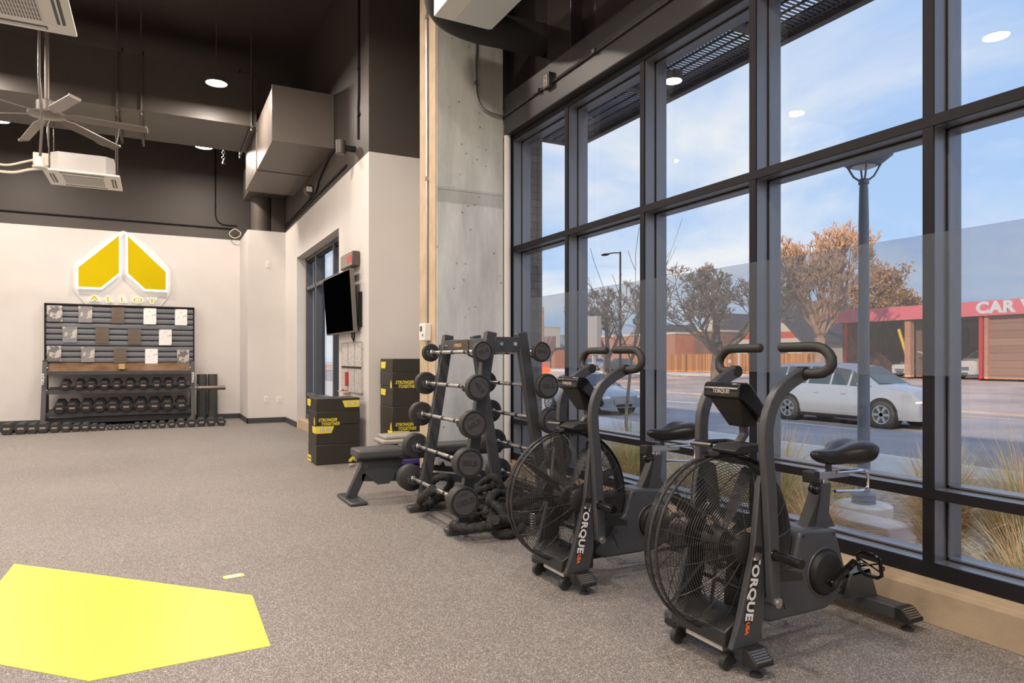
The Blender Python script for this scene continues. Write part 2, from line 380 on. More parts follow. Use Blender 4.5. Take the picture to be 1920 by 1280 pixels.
# ================================================================== side window in the TV wall
w2 = thing('window_2', None, None, (0,0,0)); w2['kind'] = 'structure'
def fr(x0, x1, y0, y1, z0, z1, name):
    m = MB(); m.bx(x0, x1, y0, y1, z0, z1); m.build(name, M['win2'], w2, bevel=.004)
M['win2'] = mat('side_window_frame', (.085,.09,.10), .4, metal=.2)
M['win2d'] = mat('side_window_dark', (.05,.056,.066), .5)
for y in (12.47, 11.66, 10.37, 9.40): fr(2.35, 2.46, y-.03, y+.03, .16, OZ, 'mullion')
fr(2.35, 2.46, OY0, OY1, 2.42, 2.48, 'transom'); fr(2.35, 2.46, OY0, OY1, .16, .24, 'sill_rail'); fr(2.35, 2.46, OY0, OY1, .56, .62, 'rail'); fr(2.35, 2.46, OY0, OY1, 2.94, 3.0, 'head_rail')
for y0, y1 in ((11.69,12.44),(10.4,11.63),(9.43,10.34)):
    for z0, z1 in ((.62,2.42),(2.48,2.94)):
        g = MB(); g.bx(2.44, 2.446, y0, y1, z0, z1); g.build('glass_pane', M['glass'], w2, smooth=False)
    g = MB(); g.bx(2.43, 2.45, y0, y1, .24, .56); g.build('infill_panel', M['win2d'], w2, smooth=False)
sh = MB()
for k in range(1): sh.bx(2.38, 2.42, OY0+.01, OY1-.01, 2.90, 2.94)
sh.build('shade_roller', M['frame_dark'], w2)

# ================================================================== cross duct, box duct, drop
d = MB(); d.bx(XL+.01, 1.383, 11.3, 12.8, 4.82, 5.62)
for x in (-5.2,-3.6,-2.0): d.bx(x-.012, x+.012, 11.288, 11.3, 4.80, 5.64)
tag(d.build('air_duct', M['duct'], bevel=.004), 'long dark rectangular air duct running across the room below the ceiling', 'duct')
d = MB(); d.bx(1.383, TVX-.002, 9.64, 12.8, 4.155, 4.886)
for y in (9.64, 11.3): d.bx(1.371, TVX-.002, y-.006, y+.018, 4.143, 4.898)
tag(d.build('air_duct', M['duct_lamplit'], bevel=.004), 'boxy dark air duct mounted high on the wall above the side window', 'duct')
d = MB(); d.cyl((1.80,13.95,3.64),(1.80,13.95,4.5), .20, n=24); d.bx(1.95,2.19,13.72,14.4,3.64,4.5); d.bx(1.5,TVX-.01,12.8,14.3,4.3,4.85)
tag(d.build('duct_drop', M['wall_dark']), 'short round dark duct dropping onto the corner pilaster', 'duct')
# hangers of the cross duct
for x, lb in ((-.505,'left rod hanger around the long dark duct'),(-.20,'middle rod hanger around the long dark duct'),(1.30,'right rod hanger around the long dark duct, nearest the box duct')):
    h = MB(); h.cyl((x,11.27,4.74),(x,11.27,ZC), .016, n=8); h.cyl((x,11.2,4.79),(x,12.95,4.79), .020, n=8); h.cyl((x,12.9,4.74),(x,12.9,ZC),.016,n=8)
    tag(h.build('duct_hanger', M['duct']), lb, 'hanger', 'rod hangers on the cross duct')
# ceiling joists / beams in the dark
for k, y in enumerate((3.0, 6.0, 9.0)):
    q = MB(); q.bx(XL, 3.3, y-.12, y+.12, ZC-.28, ZC); struct('trim_%d' % (k+4), q, M['ceil_dark'], bevel=.01)

# ================================================================== lamps in the ceiling
def lamp(x, y, z, label):
    t = thing('ceiling_lamp', label, 'lamp', (x, y, z), 0, 'round ceiling lamps')
    m = MB(); m.lathe([(.02,.09),(.13,.07),(.15,.02),(.15,0),(.138,0),(.138,.012)], n=32); m.build('lamp_housing', M['duct'], t)
    m = MB(); m.cyl((0,0,.004),(0,0,.012), .137, n=32); m.build('diffuser', M['lamp_on'], t)
    m = MB(); m.cyl((0,0,.08),(0,0,ZC-z), .008, n=8); m.build('stem', M['duct'], t)
    l = bpy.data.lights.new('lamp_light', 'AREA'); l.shape = 'DISK'; l.size = .27; l.energy = LAMP_W; l.color = (1,.875,.775)
    lo = bpy.data.objects.new('lamp_light', l); C.objects.link(lo); lo.location = (x, y, z-.004)
    return t
LAMP_W = 58
LZ = 5.06
for x, y, lb in ((.74,10.4,'bright round lamp in front of the long dark duct'),(.74,13.25,'smaller looking round lamp just behind and below the long dark duct'),(.74,7.5,'round lamp just above the top edge of the photo, right of the fan')):
    lamp(x, y, LZ if y < 12 else 4.95, lb)
for x in (.74, -2.2, -5.1):
    for y in (4.6, 1.7, -1.2, -4.0): lamp(x, y, LZ, 'round ceiling lamp out of view above or behind the camera')
for x in (-2.2, -5.1):
    for y in (7.5, 10.4, 13.25): lamp(x, y, LZ if y < 12 else 4.95, 'round ceiling lamp out of view in the left part of the gym')

# ================================================================== AC cassettes
def cassette(x0, y0, z, label, s=.95):
    t = thing('ceiling_air_conditioner', label, 'air conditioner', (x0, y0, z), 0, 'white cassette air conditioners')
    m = MB(); m.prism([(0,0),(s,0),(s,s),(0,s)], 'z', 0, .03)
    m.build('panel', M['white_plastic'], t, bevel=.008)
    m = MB()
    m.bx(.22, s-.22, .22, s-.22, -.006, 0)
    m.build('grille', M['grille'], t)
    for k, (a, b, c_, d_) in enumerate(((.2,s-.2,.06,.12),(.2,s-.2,s-.12,s-.06),(.06,.12,.2,s-.2),(s-.12,s-.06,.2,s-.2))):
        m = MB(); m.bx(a, b, c_, d_, -.003, 0); m.m = 1
        if k < 2: m.bx(a+.01, b-.01, (c_+d_)/2-.006, (c_+d_)/2+.008, -.009, -.003)
        else: m.bx((a+b)/2-.006, (a+b)/2+.008, c_+.01, d_-.01, -.009, -.003)
        m.build('air_slot', [M['slot'], M['white_plastic']], t)
    m = MB(); q = .08; m.prism([(q,q+.1),(q+.1,q),(s-q-.1,q),(s-q,q+.1),(s-q,s-q-.1),(s-q-.1,s-q),(q+.1,s-q),(q,s-q-.1)], 'z', .03, .30)
    m.build('body', M['ac_body'], t)
    for a in (q-.02, s-q+.02):
        for b in (q+.13, s-q-.13):
            m = MB(); m.cyl((a,b,.08),(a,b,(4.82 if y0 > 11 else ZC)-z), .007, n=6); m.build('hanging_rod', M['duct'], t)
    return t
M['slot'] = mat('slot_dark', (.10,.11,.11), .6)
M['ac_body'] = mat('galvanised_body', (.50,.48,.46), .4, metal=.2)
def grille_mat():
    m = mat('louvre_grille', (.7,.69,.66), .5); nt = m.node_tree; N = nt.nodes; L = nt.links; p = N['Principled BSDF']
    tc = N.new('ShaderNodeTexCoord'); w1 = N.new('ShaderNodeTexBrick'); w1.inputs['Scale'].default_value = 24; w1.offset = 0
    w1.inputs['Color1'].default_value = w1.inputs['Color2'].default_value = (.16,.16,.16,1); w1.inputs['Mortar'].default_value = (.7,.69,.66,1)
    w1.inputs['Mortar Size'].default_value = .10; w1.inputs['Brick Width'].default_value = 2.0; w1.inputs['Row Height'].default_value = .5
    mp = N.new('ShaderNodeMapping'); mp.inputs['Rotation'].default_value = (0,0,R(90))
    L.new(tc.outputs['Object'], mp.inputs[0]); L.new(mp.outputs[0], w1.inputs['Vector']); L.new(w1.outputs['Color'], p.inputs['Base Color']); return m
M['grille'] = grille_mat()
cassette(-1.55, 5.93, 3.95, 'white cassette air conditioner at the top left corner, nearest the camera')
cassette(-1.43, 11.55, 3.87, 'white cassette air conditioner with bare metal body hanging under the ceiling fan')
# cables feeding the far cassette
def cable(pts, r, m, label, cat='cable', name='cable', n=6, sub=10):
    P = [Vector(p) for p in pts]; out = []
    for i in range(len(P)-1):
        p0, p1, p2, p3 = P[max(i-1,0)], P[i], P[i+1], P[min(i+2, len(P)-1)]
        for k in range(sub):
            t = k/sub; out.append(.5*((2*p1)+(p2-p0)*t+(2*p0-5*p1+4*p2-p3)*t*t+(3*p1-p0-3*p2+p3)*t*t*t))
    out.append(P[-1]); b = MB(); b.tube(out, r, n); o = b.build(name, m)
    return tag(o, label, cat) if label else (b, o)
cable([(-1.36,11.66,4.22),(-1.36,11.64,4.55),(-1.2,11.6,4.64),(-.95,11.6,4.50),(-.72,11.6,4.33),(-.55,11.62,4.36),(-.5,11.66,4.6),(-.5,11.66,4.82)], .012, M['duct'], 'gray hose looping out of the far air conditioner')
cable([at(-10,306,Y=11.9), at(17,309,Y=11.9), at(62,300,Y=11.9), at(84,300,Y=11.9)], .016, M['cream_cable'], 'upper cream pipe running left from the far air conditioner', 'pipe', 'pipe')
cable([at(-10,320,Y=11.9), at(25,323,Y=11.9), at(55,318,Y=11.9), at(80,316,Y=11.9), at(100,316,Y=11.9)], .02, M['cream_cable'], 'lower cream pipe running left from the far air conditioner', 'pipe', 'pipe')
t = thing('ceiling_sensor', 'white round sensor on a long drop conduit beside the far air conditioner', 'sensor', tuple(at(75,310,Y=9.2)))
m = MB(); m.lathe([(.0,-.035),(.07,-.03),(.075,-.01),(.05,0),(.05,.09),(0,.09)], n=24); m.build('sensor_case', M['white_plastic'], t)
zz = at(75,310,Y=9.2).z
m = MB(); m.tube([(0,0,.08),(.02,0,.5),(-.01,0,1.0),(0,0,ZC-zz)], .014, 8); m.build('drop_conduit', M['duct'], t)
t = thing('pipe_box', 'tan junction box on the side of the far air conditioner', 'box', (-1.47,11.9,4.05))
m = MB(); m.bx(-.10,.10,-.08,.08,-.06,.12); m.build('case', M['cream_cable'], t, bevel=.01)

# ================================================================== ceiling fan
fp = at(88, 215, d=8.3)
t = thing('ceiling_fan', 'large silver six-blade ceiling fan on a long rod', 'ceiling fan', tuple(fp))
m = MB(); m.lathe([(0,-.04),(.10,-.036),(.20,-.012),(.205,.006),(.12,.03),(.11,.04),(.11,.15),(.085,.17),(.05,.18),(0,.18)], n=32); m.build('motor', M['fan_blade'], t)
m = MB(); m.cyl((0,0,.15),(0,0,ZC-fp.z), .024, n=12); m.build('rod', M['fan_blade'], t)
for k in range(6):
    a = R(-10+60*k); m = MB(); mt = Matrix.Rotation(a, 4, 'Z') @ Matrix.Translation((.12,0,0)) @ Matrix.Rotation(R(4.5), 4, 'Y') @ Matrix.Rotation(R(-16), 4, 'X')
    m.prism([(0,-.035),(.14,-.04),(.20,-.068),(.955,-.060),(.97,-.04),(.97,.05),(.955,.066),(.20,.068),(.14,.04),(0,.035)], 'z', -.005, .005, mt)
    m.bx(.96,.975,-.06,.066,-.010,.022, mt)
    m.build('blade', M['fan_blade'], t)
# ================================================================== white unit & flexible duct near the column
t = thing('linear_air_unit', 'white boxy air unit hanging in front of the concrete column top', 'air unit', (2.0,3.9,4.0))
m = MB(); m.bx(0,.50,0,1.34,0,.45); m.build('case', M['white_plastic'], t, bevel=.006)
m = MB(); m.bx(.16,.50,-.01,1.30,-.012,0); m.build('cover_panel', M['pale_panel'] if 'pale_panel' in M else mat('pale_panel', (.62,.66,.66), .35), t)
for a in (.05,.45):
    m = MB(); m.cyl((a,.9,.45),(a,.9,ZC-4.0), .008, n=6); m.build('hanging_rod', M['duct'], t)
M['flex'] = mat('black_flex_duct', (.022,.020,.022), .6)
pts = [(2.16,5.0,4.42),(2.16,5.32,4.42),(2.18,5.55,4.38),(2.30,5.68,4.31),(2.55,5.72,4.27),(2.9,5.7,4.26),(3.28,5.68,4.26)]
b_, o_ = cable(pts, .15, M['flex'], None, name='flex_duct', n=20, sub=8); tag(o_, 'black round flexible duct curving from the white unit to the dark wall', 'duct')
for k, (pp, dr) in enumerate(((pts[2],(.4,.6,-.5)),(pts[3],(1,.25,-.3)))):
    pass

# ================================================================== conduits and wall devices
def pipe(pts, r, m, label, clips=(), cat='conduit', name='conduit'):
    t = thing(name, label, cat, tuple(pts[0])); o0 = Vector(pts[0])
    b = MB(); b.tube([Vector(p)-o0 for p in pts], r, 8); b.build('tube', m, t)
    for c_ in clips:
        b = MB(); q = Vector(c_)-o0; b.bx(q.x-.018, q.x+.018, q.y-.018, q.y+.018, q.z-.018, q.z+.018); b.build('clip', m, t)
    return t
def bend(p0, pc, p1, n=6):
    p0, pc, p1 = Vector(p0), Vector(pc), Vector(p1)
    return [p0*(1-s)**2+pc*2*s*(1-s)+p1*s*s for s in [i/n for i in range(n+1)]]
yb = YB-.015
pipe([(XL+.1,yb,3.86),(1.4,yb,3.86)], .016, M['frame_dark'], 'dark conduit running along the back wall above the white paint', [(-1.1,yb,3.86),(.9,yb,3.86)])
pipe([(1.05,yb,ZC-.7)]+bend((1.05,yb,4.15),(1.05,yb,3.93),(1.25,yb,3.93))+[(1.46,yb,3.93)], .012, M['frame_dark'], 'dark vertical conduit bending toward the corner on the back wall', [(1.05,yb,4.3)])
cable([(1.515,14.9,3.78),(1.40,14.9,3.84),(1.30,14.9,3.74),(1.38,14.9,3.66),(1.49,14.9,3.70),(1.52,14.9,3.78)], .010, M['cream_cable'], 'loop of cream cable at the top of the corner pilaster')
xw = TVX-.013
pipe([(xw,13.65,3.76)]+bend((xw,10.9,3.79),(xw,10.7,3.80),(xw,10.6,3.92))+[(xw,9.9,4.10),(xw,9.3,4.12)], .014, M['frame_dark'], 'upper dark conduit climbing along the wall below the box duct', [(xw,11.2,3.79)])
pipe([(xw,13.65,3.71),(xw,10.9,3.73),(xw,8.9,3.73)], .014, M['frame_dark'], 'lower dark conduit along the wall just above the white paint')
pipe([(xw,8.28,ZC-.05),(xw,8.28,4.9)]+bend((xw,8.28,4.5),(xw,8.28,4.4),(xw,8.31,4.3))+[(xw,8.31,3.9)], .014, M['frame_dark'], 'dark vertical conduit on the dark wall left of the concrete column', [(xw,8.28,4.75),(xw,8.28,4.2)])
pos = at(647,281,Y=8.55)
t = thing('wall_speaker', 'small dark cylindrical spotlight mounted on the dark wall', 'speaker', (2.02,8.5,3.83))  # unlit cylindrical wall speaker
m = MB(); m.cyl((0,0,-.085),(0,0,.085), .062, n=24); m.build('barrel', mat('bronze_case', (.06,.052,.045), .4), t, bevel=.006)
m = MB(); m.bx(.05,.175,-.03,.03,-.03,.03); m.build('bracket', M['frame_dark'], t)
t = thing('emergency_light', 'small emergency light with white lens on the dark wall below the box duct', 'light', (2.14,11.1,3.88))
m = MB(); m.lathe([(0,-.04),(.06,-.04),(.085,-.02),(.085,.03),(0,.03)], axis='y', n=18); m.build('case', M['clock'], t)
m = MB(); m.bx(-.05,.04,-.055,-.04,-.03,.05); m.build('lens', M['white_plastic'], t, bevel=.01)
m = MB(); m.cyl((0,0,-.08),(0,-.0,-.02), .02); m.cyl((0,0,0),(.05,0,0), .03); m.build('bracket', M['frame_dark'], t)
# sprinkler cluster hanging
sp = at(419,292,Y=13.1)
t = thing('sprinkler_drop', 'small silver sprinkler assembly hanging below the long duct', 'sprinkler', tuple(sp))
m = MB(); m.cyl((0,0,.12),(0,0,ZC-sp.z), .008, n=6); m.build('pipe', M['duct'], t)
m = MB()
for k in range(5): m.torus((0,0,.10-.045*k), 'xy'[k % 2], .024, .006, 12, 5)
m.cyl((0,0,-.14),(0,0,-.10), .03, .015, 10); m.build('head', M['chrome_dull'], t)

# column devices
t = thing('wall_thermostat', 'white thermostat box on the tan edge of the concrete column', 'thermostat', (2.34,6.40,1.48))
m = MB(); m.bx(-.02,.048,-.075,.09,-.085,.085); m.build('case', M['white_plastic'], t, bevel=.008)
m = MB(); m.bx(-.024,-.02,.0,.055,.01,.06); m.bx(-.026,-.02,-.03,-.01,-.04,-.02); m.build('display', M['slot'], t)
pipe([(2.375,6.415,1.56),(2.375,6.415,ZC-.1)], .012, M['zinc'], 'thin silver conduit running up the tan edge of the concrete column', [(2.375,6.415,3.0),(2.375,6.415,4.6)])
a = 2.80
pipe([(a,6.185,4.35)]+bend((a,6.185,3.90),(a,6.185,3.68),(a+.20,6.185,3.665))+[(3.09,6.185,3.66)], .014, M['zinc'], 'silver conduit bending across the top of the concrete column', [(a,6.185,3.94)])
pipe([(3.105,6.1,3.50),(3.105,5.9,3.54),(3.105,5.4,3.665),(3.105,4.4,3.70)] if False else [(3.106,6.15,3.66),(3.106,5.5,3.665),(3.106,-4.5,3.69)], .012, M['beam'], 'painted conduit running along the dark header beam', [(3.10,5.45,3.665),(3.10,4.55,3.67)])
t = thing('electrical_box', 'painted outlet box with a round-holed socket on the header beam', 'outlet', tuple(at(1027,152,X=3.09)))
m = MB(); m.bx(-.02,.05,-.055,.055,-.065,.065); m.build('box', M['beam'], t, bevel=.005)
m = MB(); m.bx(-.026,-.02,-.035,.035,-.05,.05); m.build('socket', mat('beige_socket', (.30,.24,.21), .5), t, bevel=.006)
m = MB(); m.cyl((-.028,0,.022),(-.026,0,.022), .012); m.cyl((-.028,0,-.022),(-.026,0,-.022), .012); m.build('socket_hole', M['slot'], t)
# downpipe
m = MB(); m.cyl((3.155,6.19,0),(3.155,6.19,3.475), .035, n=20)
tag(m.build('down_pipe', M['wall_white']), 'slim white pipe between the concrete column and the window frame', 'pipe')
# outlets
def plate(u, v, Y, label, w=.075, h=.12):
    p = at(u, v, Y=Y-.006); t = thing('wall_outlet', label, 'outlet', tuple(p))
    m = MB(); m.bx(-w/2,w/2,-.002,.006,-h/2,h/2); m.build('cover_plate', M['white_plastic'], t, bevel=.002)
    m = MB(); m.bx(-w*.22,w*.22,-.006,-.002,-h*.3,h*.3); m.build('insert', M['wall_white'], t)
plate(502,495,13.70,'small white control plate high on the corner pilaster')
plate(499,748,13.70,'left white outlet low on the corner pilaster')
plate(523,748,13.70,'right white outlet low on the corner pilaster')
# ================================================================== helpers for flat marks on real faces
def outset(poly, d):
    n = len(poly); A = sum(poly[i][0]*poly[(i+1) % n][1]-poly[(i+1) % n][0]*poly[i][1] for i in range(n))
    s = 1 if A > 0 else -1; L = []
    for i in range(n):
        (x0,y0),(x1,y1) = poly[i], poly[(i+1) % n]; dx, dy = x1-x0, y1-y0; l = math.hypot(dx,dy); nx, ny = dy/l*s, -dx/l*s
        L.append((x0+nx*d, y0+ny*d, dx, dy))
    out = []
    for i in range(n):
        x1,y1,ax,ay = L[i-1]; x2,y2,bx_,by = L[i]; det = ax*by-ay*bx_
        t = ((x2-x1)*by-(y2-y1)*bx_)/det; out.append((x1+ax*t, y1+ay*t))
    return out
# ================================================================== wall logo
LY = 14.93
pxz = lambda l, Y: [(at(u,v,Y=Y).x, at(u,v,Y=Y).z) for u, v in l]
Lh = [(223,441.3),(223,511.5),(189,538.5),(147,537),(147,501)]; Rh = [(239.5,442),(311,509.5),(311,543.5),(272,541.5),(240,512)]
t = thing('logo_sign', 'halo-lit yellow geometric logo sign with the word ALLOY on the white back wall', 'sign', (0,0,0))
m = MB(); bp = pxz([(136,497),(185,455),(231,432),(278,455),(321,504),(321,550),(302,575),(160,571),(136,543)], 15.03); m.prism(bp, 'y', 15.035, 15.049)
m.build('backing_panel', M['wall_white'], t, bevel=.003)
for h in (Lh, Rh):
    p2 = pxz(h, LY); m = MB(); m.prism(p2, 'y', LY-.01, LY+.012); m.build('logo_half', M['sign_yellow'], t)
    m = MB(); m.prism(outset(p2, .035), 'y', LY+.014, LY+.05); m.build('led_halo', M['lit_white'], t)
for ch, u, v in (('A',177,559),('L',205,561),('L',231,562),('O',258.5,563),('Y',285,564)):
    p = at(u, v, Y=LY+.05); mt = FACE_NY(p) @ Matrix.Diagonal((1.55,1,1,1))
    m = MB(); m.text(ch, .13, mt, .012, bold=.0035); m.build('letter', M['sign_yellow'], t)
    mt = FACE_NY((p.x,p.y+.03,p.z)) @ Matrix.Diagonal((1.55,1,1,1))
    m = MB(); m.text(ch, .13, mt, .012, bold=.010); m.build('letter_halo', M['lit_white'], t)

# ================================================================== slatted panel with acrylic sheets
M['slat'] = mat('gray_slat_gloss', (.17,.18,.205), .2, noise=.08, scale=2)
t = thing('slat_panel', 'gray glossy slatted wall panel above the dumbbell rack', 'wall panel', (-.575,14.99,0))
x0, x1 = -1.212, 1.212
m = MB(); N_ = 12; z0, z1 = .93, 2.20; hh = (z1-z0)/N_
for k in range(N_):
    a = z0+k*hh; pr = [(-.0,a),(-.034,a+.012),(-.045,a+hh*.35),(-.040,a+hh*.8),(-.022,a+hh-.012),(0,a+hh-.008)]
    m.prism([(p[0],p[1]) for p in pr], 'x', x0, x1)
m.build('slats', M['slat'], t)
m = MB(); m.bx(x0-.02,x1+.02,-.06,.05,z1,z1+.03); m.bx(x0-.025,x0,-.06,.05,z0,z1+.03); m.bx(x1,x1+.025,-.06,.05,z0,z1+.03); m.build('frame', M['frame_dark'], t)
def print_mat(name, a, b, sc, thr, alpha=1.0):
    mm = mat(name, a, .25, spec=.6); nt = mm.node_tree; N = nt.nodes; L = nt.links; p = N['Principled BSDF']
    tc = N.new('ShaderNodeTexCoord'); n = N.new('ShaderNodeTexNoise'); n.inputs['Scale'].default_value = sc; n.inputs['Detail'].default_value = 2
    r = N.new('ShaderNodeValToRGB'); r.color_ramp.elements[0].position = thr; r.color_ramp.elements[0].color = a+(1,); r.color_ramp.elements[1].position = thr+.05; r.color_ramp.elements[1].color = b+(1,)
    L.new(tc.outputs['Object'], n.inputs['Vector']); L.new(n.outputs['Fac'], r.inputs['Fac']); L.new(r.outputs['Color'], p.inputs['Base Color']); p.inputs['Alpha'].default_value = alpha; return mm
M['pr_w'] = print_mat('sheet_white', (.85,.86,.84), (.45,.46,.45), 14, .60)  # pictures and reflections on the clear sheets are put into these patterns
M['pr_b'] = print_mat('sheet_brown', (.16,.125,.095), (.19,.15,.12), 4, .5, .7)
M['pr_g'] = print_mat('sheet_gray', (.20,.20,.21), (.62,.58,.54), 7, .47, .75)
M['pr_m'] = print_mat('sheet_mixed', (.30,.30,.31), (.66,.60,.56), 6, .5, .75)
rows = [(572,602,[(88,117,'g'),(147,173,'m'),(209,233,'b'),(269,293,'w'),(328,351,'w')]),
        (611,640,[(117,144.5,'m'),(179,204,'b'),(240,264,'b'),(298,322,'w')]),
        (648,676,[(88,115,'g'),(152,177.5,'m'),(213,237,'b'),(272,296,'w'),(332,355,'g')])]
rn = ['top','middle','bottom']
for ri, (va, vb, L_) in enumerate(rows):
    for ci, (ua, ub, k) in enumerate(L_):
        pa, pb = at(ua,va+(ua-88)*.03,Y=14.925), at(ub,vb+(ub-88)*.03,Y=14.925)
        cx, w_ = (pa.x+pb.x)/2, pb.x-pa.x
        tt = thing('acrylic_sheet', '%s sheet, %s from the left in the %s row on the slatted panel' % ({'g':'gray and beige','m':'pale mottled','b':'plain brown','w':'white'}[k], ORD[ci], rn[ri]), 'print', (cx,14.925,pb.z), 0, 'sheets on the slatted panel')
        m = MB(); hgt = pa.z-pb.z; m.bx(-w_/2,w_/2,0,.004,0,hgt); m.build('sheet', M['pr_'+k], tt, smooth=False)
        m = MB(); m.bx(-w_/2,w_/2,-.006,.010,hgt-.004,hgt+.008); m.build('clip_strip', M['glass'], tt, smooth=False)

# ================================================================== dumbbell rack
t = thing('dumbbell_rack', 'black three-tier dumbbell rack with a wooden top tray against the back wall', 'rack', (-.575,14.6,0))
for sx in (-1, 1):
    m = MB(); x = sx*1.19
    m.ribbon([(x,-.24,.03),(x,.08,1.16)], (1,0,0), .075, .05); m.ribbon([(x,.26,.03),(x,.13,1.16)], (1,0,0), .075, .05); m.bx(x-.0375,x+.0375,.06,.16,1.13,1.19)
    m.build('upright', M['steel_black'], t, bevel=.004)
    m = MB(); m.bx(x-.05,x+.05,-.30,.30,0,.045); m.build('foot', M['steel_gray'], t, bevel=.006)
    m = MB(); m.prism([(-.10,.05),(.0,.05),(.0,.20)] if sx > 0 else [(0,.05),(.10,.05),(0,.20)], 'y', -.29, -.25, Matrix.Translation((x,0,0))); m.build('gusset', M['wood'], t)
    m = MB(); m.text('TORQUE', .05, TM((x,-.205,.86),(0,0,1),(-1,0,0)), .004, bold=.002); m.build('side_lettering', M['letter_white'], t)
    for z in (.25,.66,1.05):
        m = MB(); m.cyl((x-sx*.045,-.24+z*.24,z),(x-sx*.036,-.24+z*.24,z), .012, n=10); m.build('bolt', M['chrome'], t)
def tray(z, name, mt_, wood=False):
    m = MB(); yo = -.20+z*.18; m.ribbon([(-1.15,yo,z),(1.15,yo,z)], (0,1,-.0), .012, .07) ; m.build('tray_lip', M['steel_gray'], t, bevel=.003)
    k_ = .10 if wood else 0; m = MB(); m.prism([(yo,z-.02),(yo+.40,z+.06+k_),(yo+.40,z+.085+k_),(yo,z+.004)], 'x', -1.15, 1.15); m.build(name, mt_, t)
tray(.96,'wood_tray',M['wood'],True); tray(.62,'shelf',M['steel_gray']); tray(.22,'shelf',M['steel_gray'])
m = MB(); m.bx(-.05,.05,.0,.10,1.02,1.12); m.build('tray_block', M['wood_lt'], t, bevel=.005)
m = MB(); m.bx(-1.15,1.15,-.02,.03,.06,.16); m.build('bottom_beam', M['steel_gray'], t, bevel=.004)
m = MB(); m.cyl((1.26,-.18,.655),(1.76,-.18,.655), .042, n=20); m.cyl((1.22,-.18,.655),(1.27,-.18,.655), .025, n=16); m.torus((1.27,-.18,.665),'x',.055,.010,18,6)
m.build('storage_peg', mat('brushed_sleeve', (.16,.13,.115), .35, metal=.6), t)
# dumbbells
HEXM = [M['rubber'], mat('dumbbell_label', (.34,.25,.20), .5)]
def hexpoly(r): return [(r*math.cos(R(60*k)), r*math.sin(R(60*k))) for k in range(6)]
def dumbbell_proto(r, label):
    t = thing('hex_dumbbell', label, 'dumbbell', (0,0,-5)); L_ = .10+r*1.9
    for s_ in (-1, 1):
        m = MB(); hw = r*.62; c_ = s_*L_/2
        a = hexpoly(r); b_ = hexpoly(r*.86)
        vs = [(x,c_-hw,z) for x, z in b_]+[(x,c_-hw*.72,z) for x, z in a]+[(x,c_+hw*.72,z) for x, z in a]+[(x,c_+hw,z) for x, z in b_]
        fs = [tuple(range(5,-1,-1)), tuple(range(18,24))]
        for q in range(3):
            for k in range(6): fs.append((q*6+k, q*6+(k+1) % 6, q*6+6+(k+1) % 6, q*6+6+k))
        m.add(vs, fs); h_ = m.build('head', M['rubber'], t, smooth=False)
        if s_ < 0:
            m = MB(); m.bx(-r*.42,r*.42,c_-hw-.003,c_-hw,-r*.10,r*.22); m.build('weight_label', HEXM[1], h_, smooth=False)
    m = MB(); m.cyl((0,-L_/2,0),(0,L_/2,0), .017, n=10); m.build('handle', M['chrome_dull'], t)
    return t
protos = {}
def place_db(r, pos, label, group, tilt=0):
    key = round(r, 3)
    first = key not in protos
    if first: protos[key] = dumbbell_proto(key, label)
    o = protos[key] if first else dup(protos[key])
    o.location = pos; o.rotation_euler = (R(tilt),0,0); o['label'] = label; o['group'] = group
U2 = [122,148.5,171,196,219,244,269,294,316.5,341]; U3 = [112,136,162,187,212,237,264,289.5,314,340]
for i, u in enumerate(U2):
    p = at(u, 724-(u-122)*.023, Y=14.50); place_db([.082,.086][i//5], (p.x,14.62,.755), 'black hex dumbbell, %s from the left on the upper shelf of the rack' % ORD[i], 'dumbbells on the upper shelf', 11)
for i, u in enumerate(U3):
    p = at(u, 764-(u-112)*.03, Y=14.45); place_db([.102,.108][i//5], (p.x,14.56,.375), 'large black hex dumbbell, %s from the left on the lower shelf of the rack' % ORD[i], 'dumbbells on the lower shelf', 11)
FL = [(14,807.5,12),(40,805,11.5),(61,805,11),(81,802.5,11),(102.5,803,9.5),(124,801,9.5),(143,802.5,8.5),(160,801,9),(176,801,7.5),(191,801,7),(206,801,5.4),(219,800.5,5.4),(230.5,800,5.4),(242.5,799.5,5.4),(257,798,7),(272,797.5,7.2),(287.5,796,7.5),(304,795,7.8),(322,794,8.2),(340,793,9),(359,792.5,9.5),(377.5,792,9.5),(396,790.5,9.5),(415,791,9)]
for i, (u, v, rp) in enumerate(FL):
    r = round(rp*11.9/1285/.005)*.005*.95
    rx, ry = ray(u); 
    p = at(u, v, Y=13.50-.0*i); place_db(r, (p.x,13.62,r*.866), 'small black hex dumbbell on the floor, %s from left in the row' % ORD[i], 'dumbbells in the floor row')
# foam rollers
M['roller'] = mat('dark_foam_roller', (.055,.055,.052), .6, noise=.3, scale=60)
for i, u in enumerate((378.5, 398.5)):
    p = at(u, 700, Y=14.86)
    tt = thing('foam_roller', ['left','right'][i]+' tall dark foam roller standing upright beside the dumbbell rack', 'foam roller', (p.x,14.86,0), 0, 'foam rollers beside the rack')
    m = MB(); m.lathe([(.055,.0),(.09,.0),(.092,.01),(.092,.90),(.09,.91),(.055,.91),(.055,.88)], n=28); m.build('foam_tube', M['roller'], tt)
    m = MB(); m.lathe([(.0,.86),(.055,.86),(.055,.87),(0,.87)], n=20); m.build('core', M['black_flat'], tt)

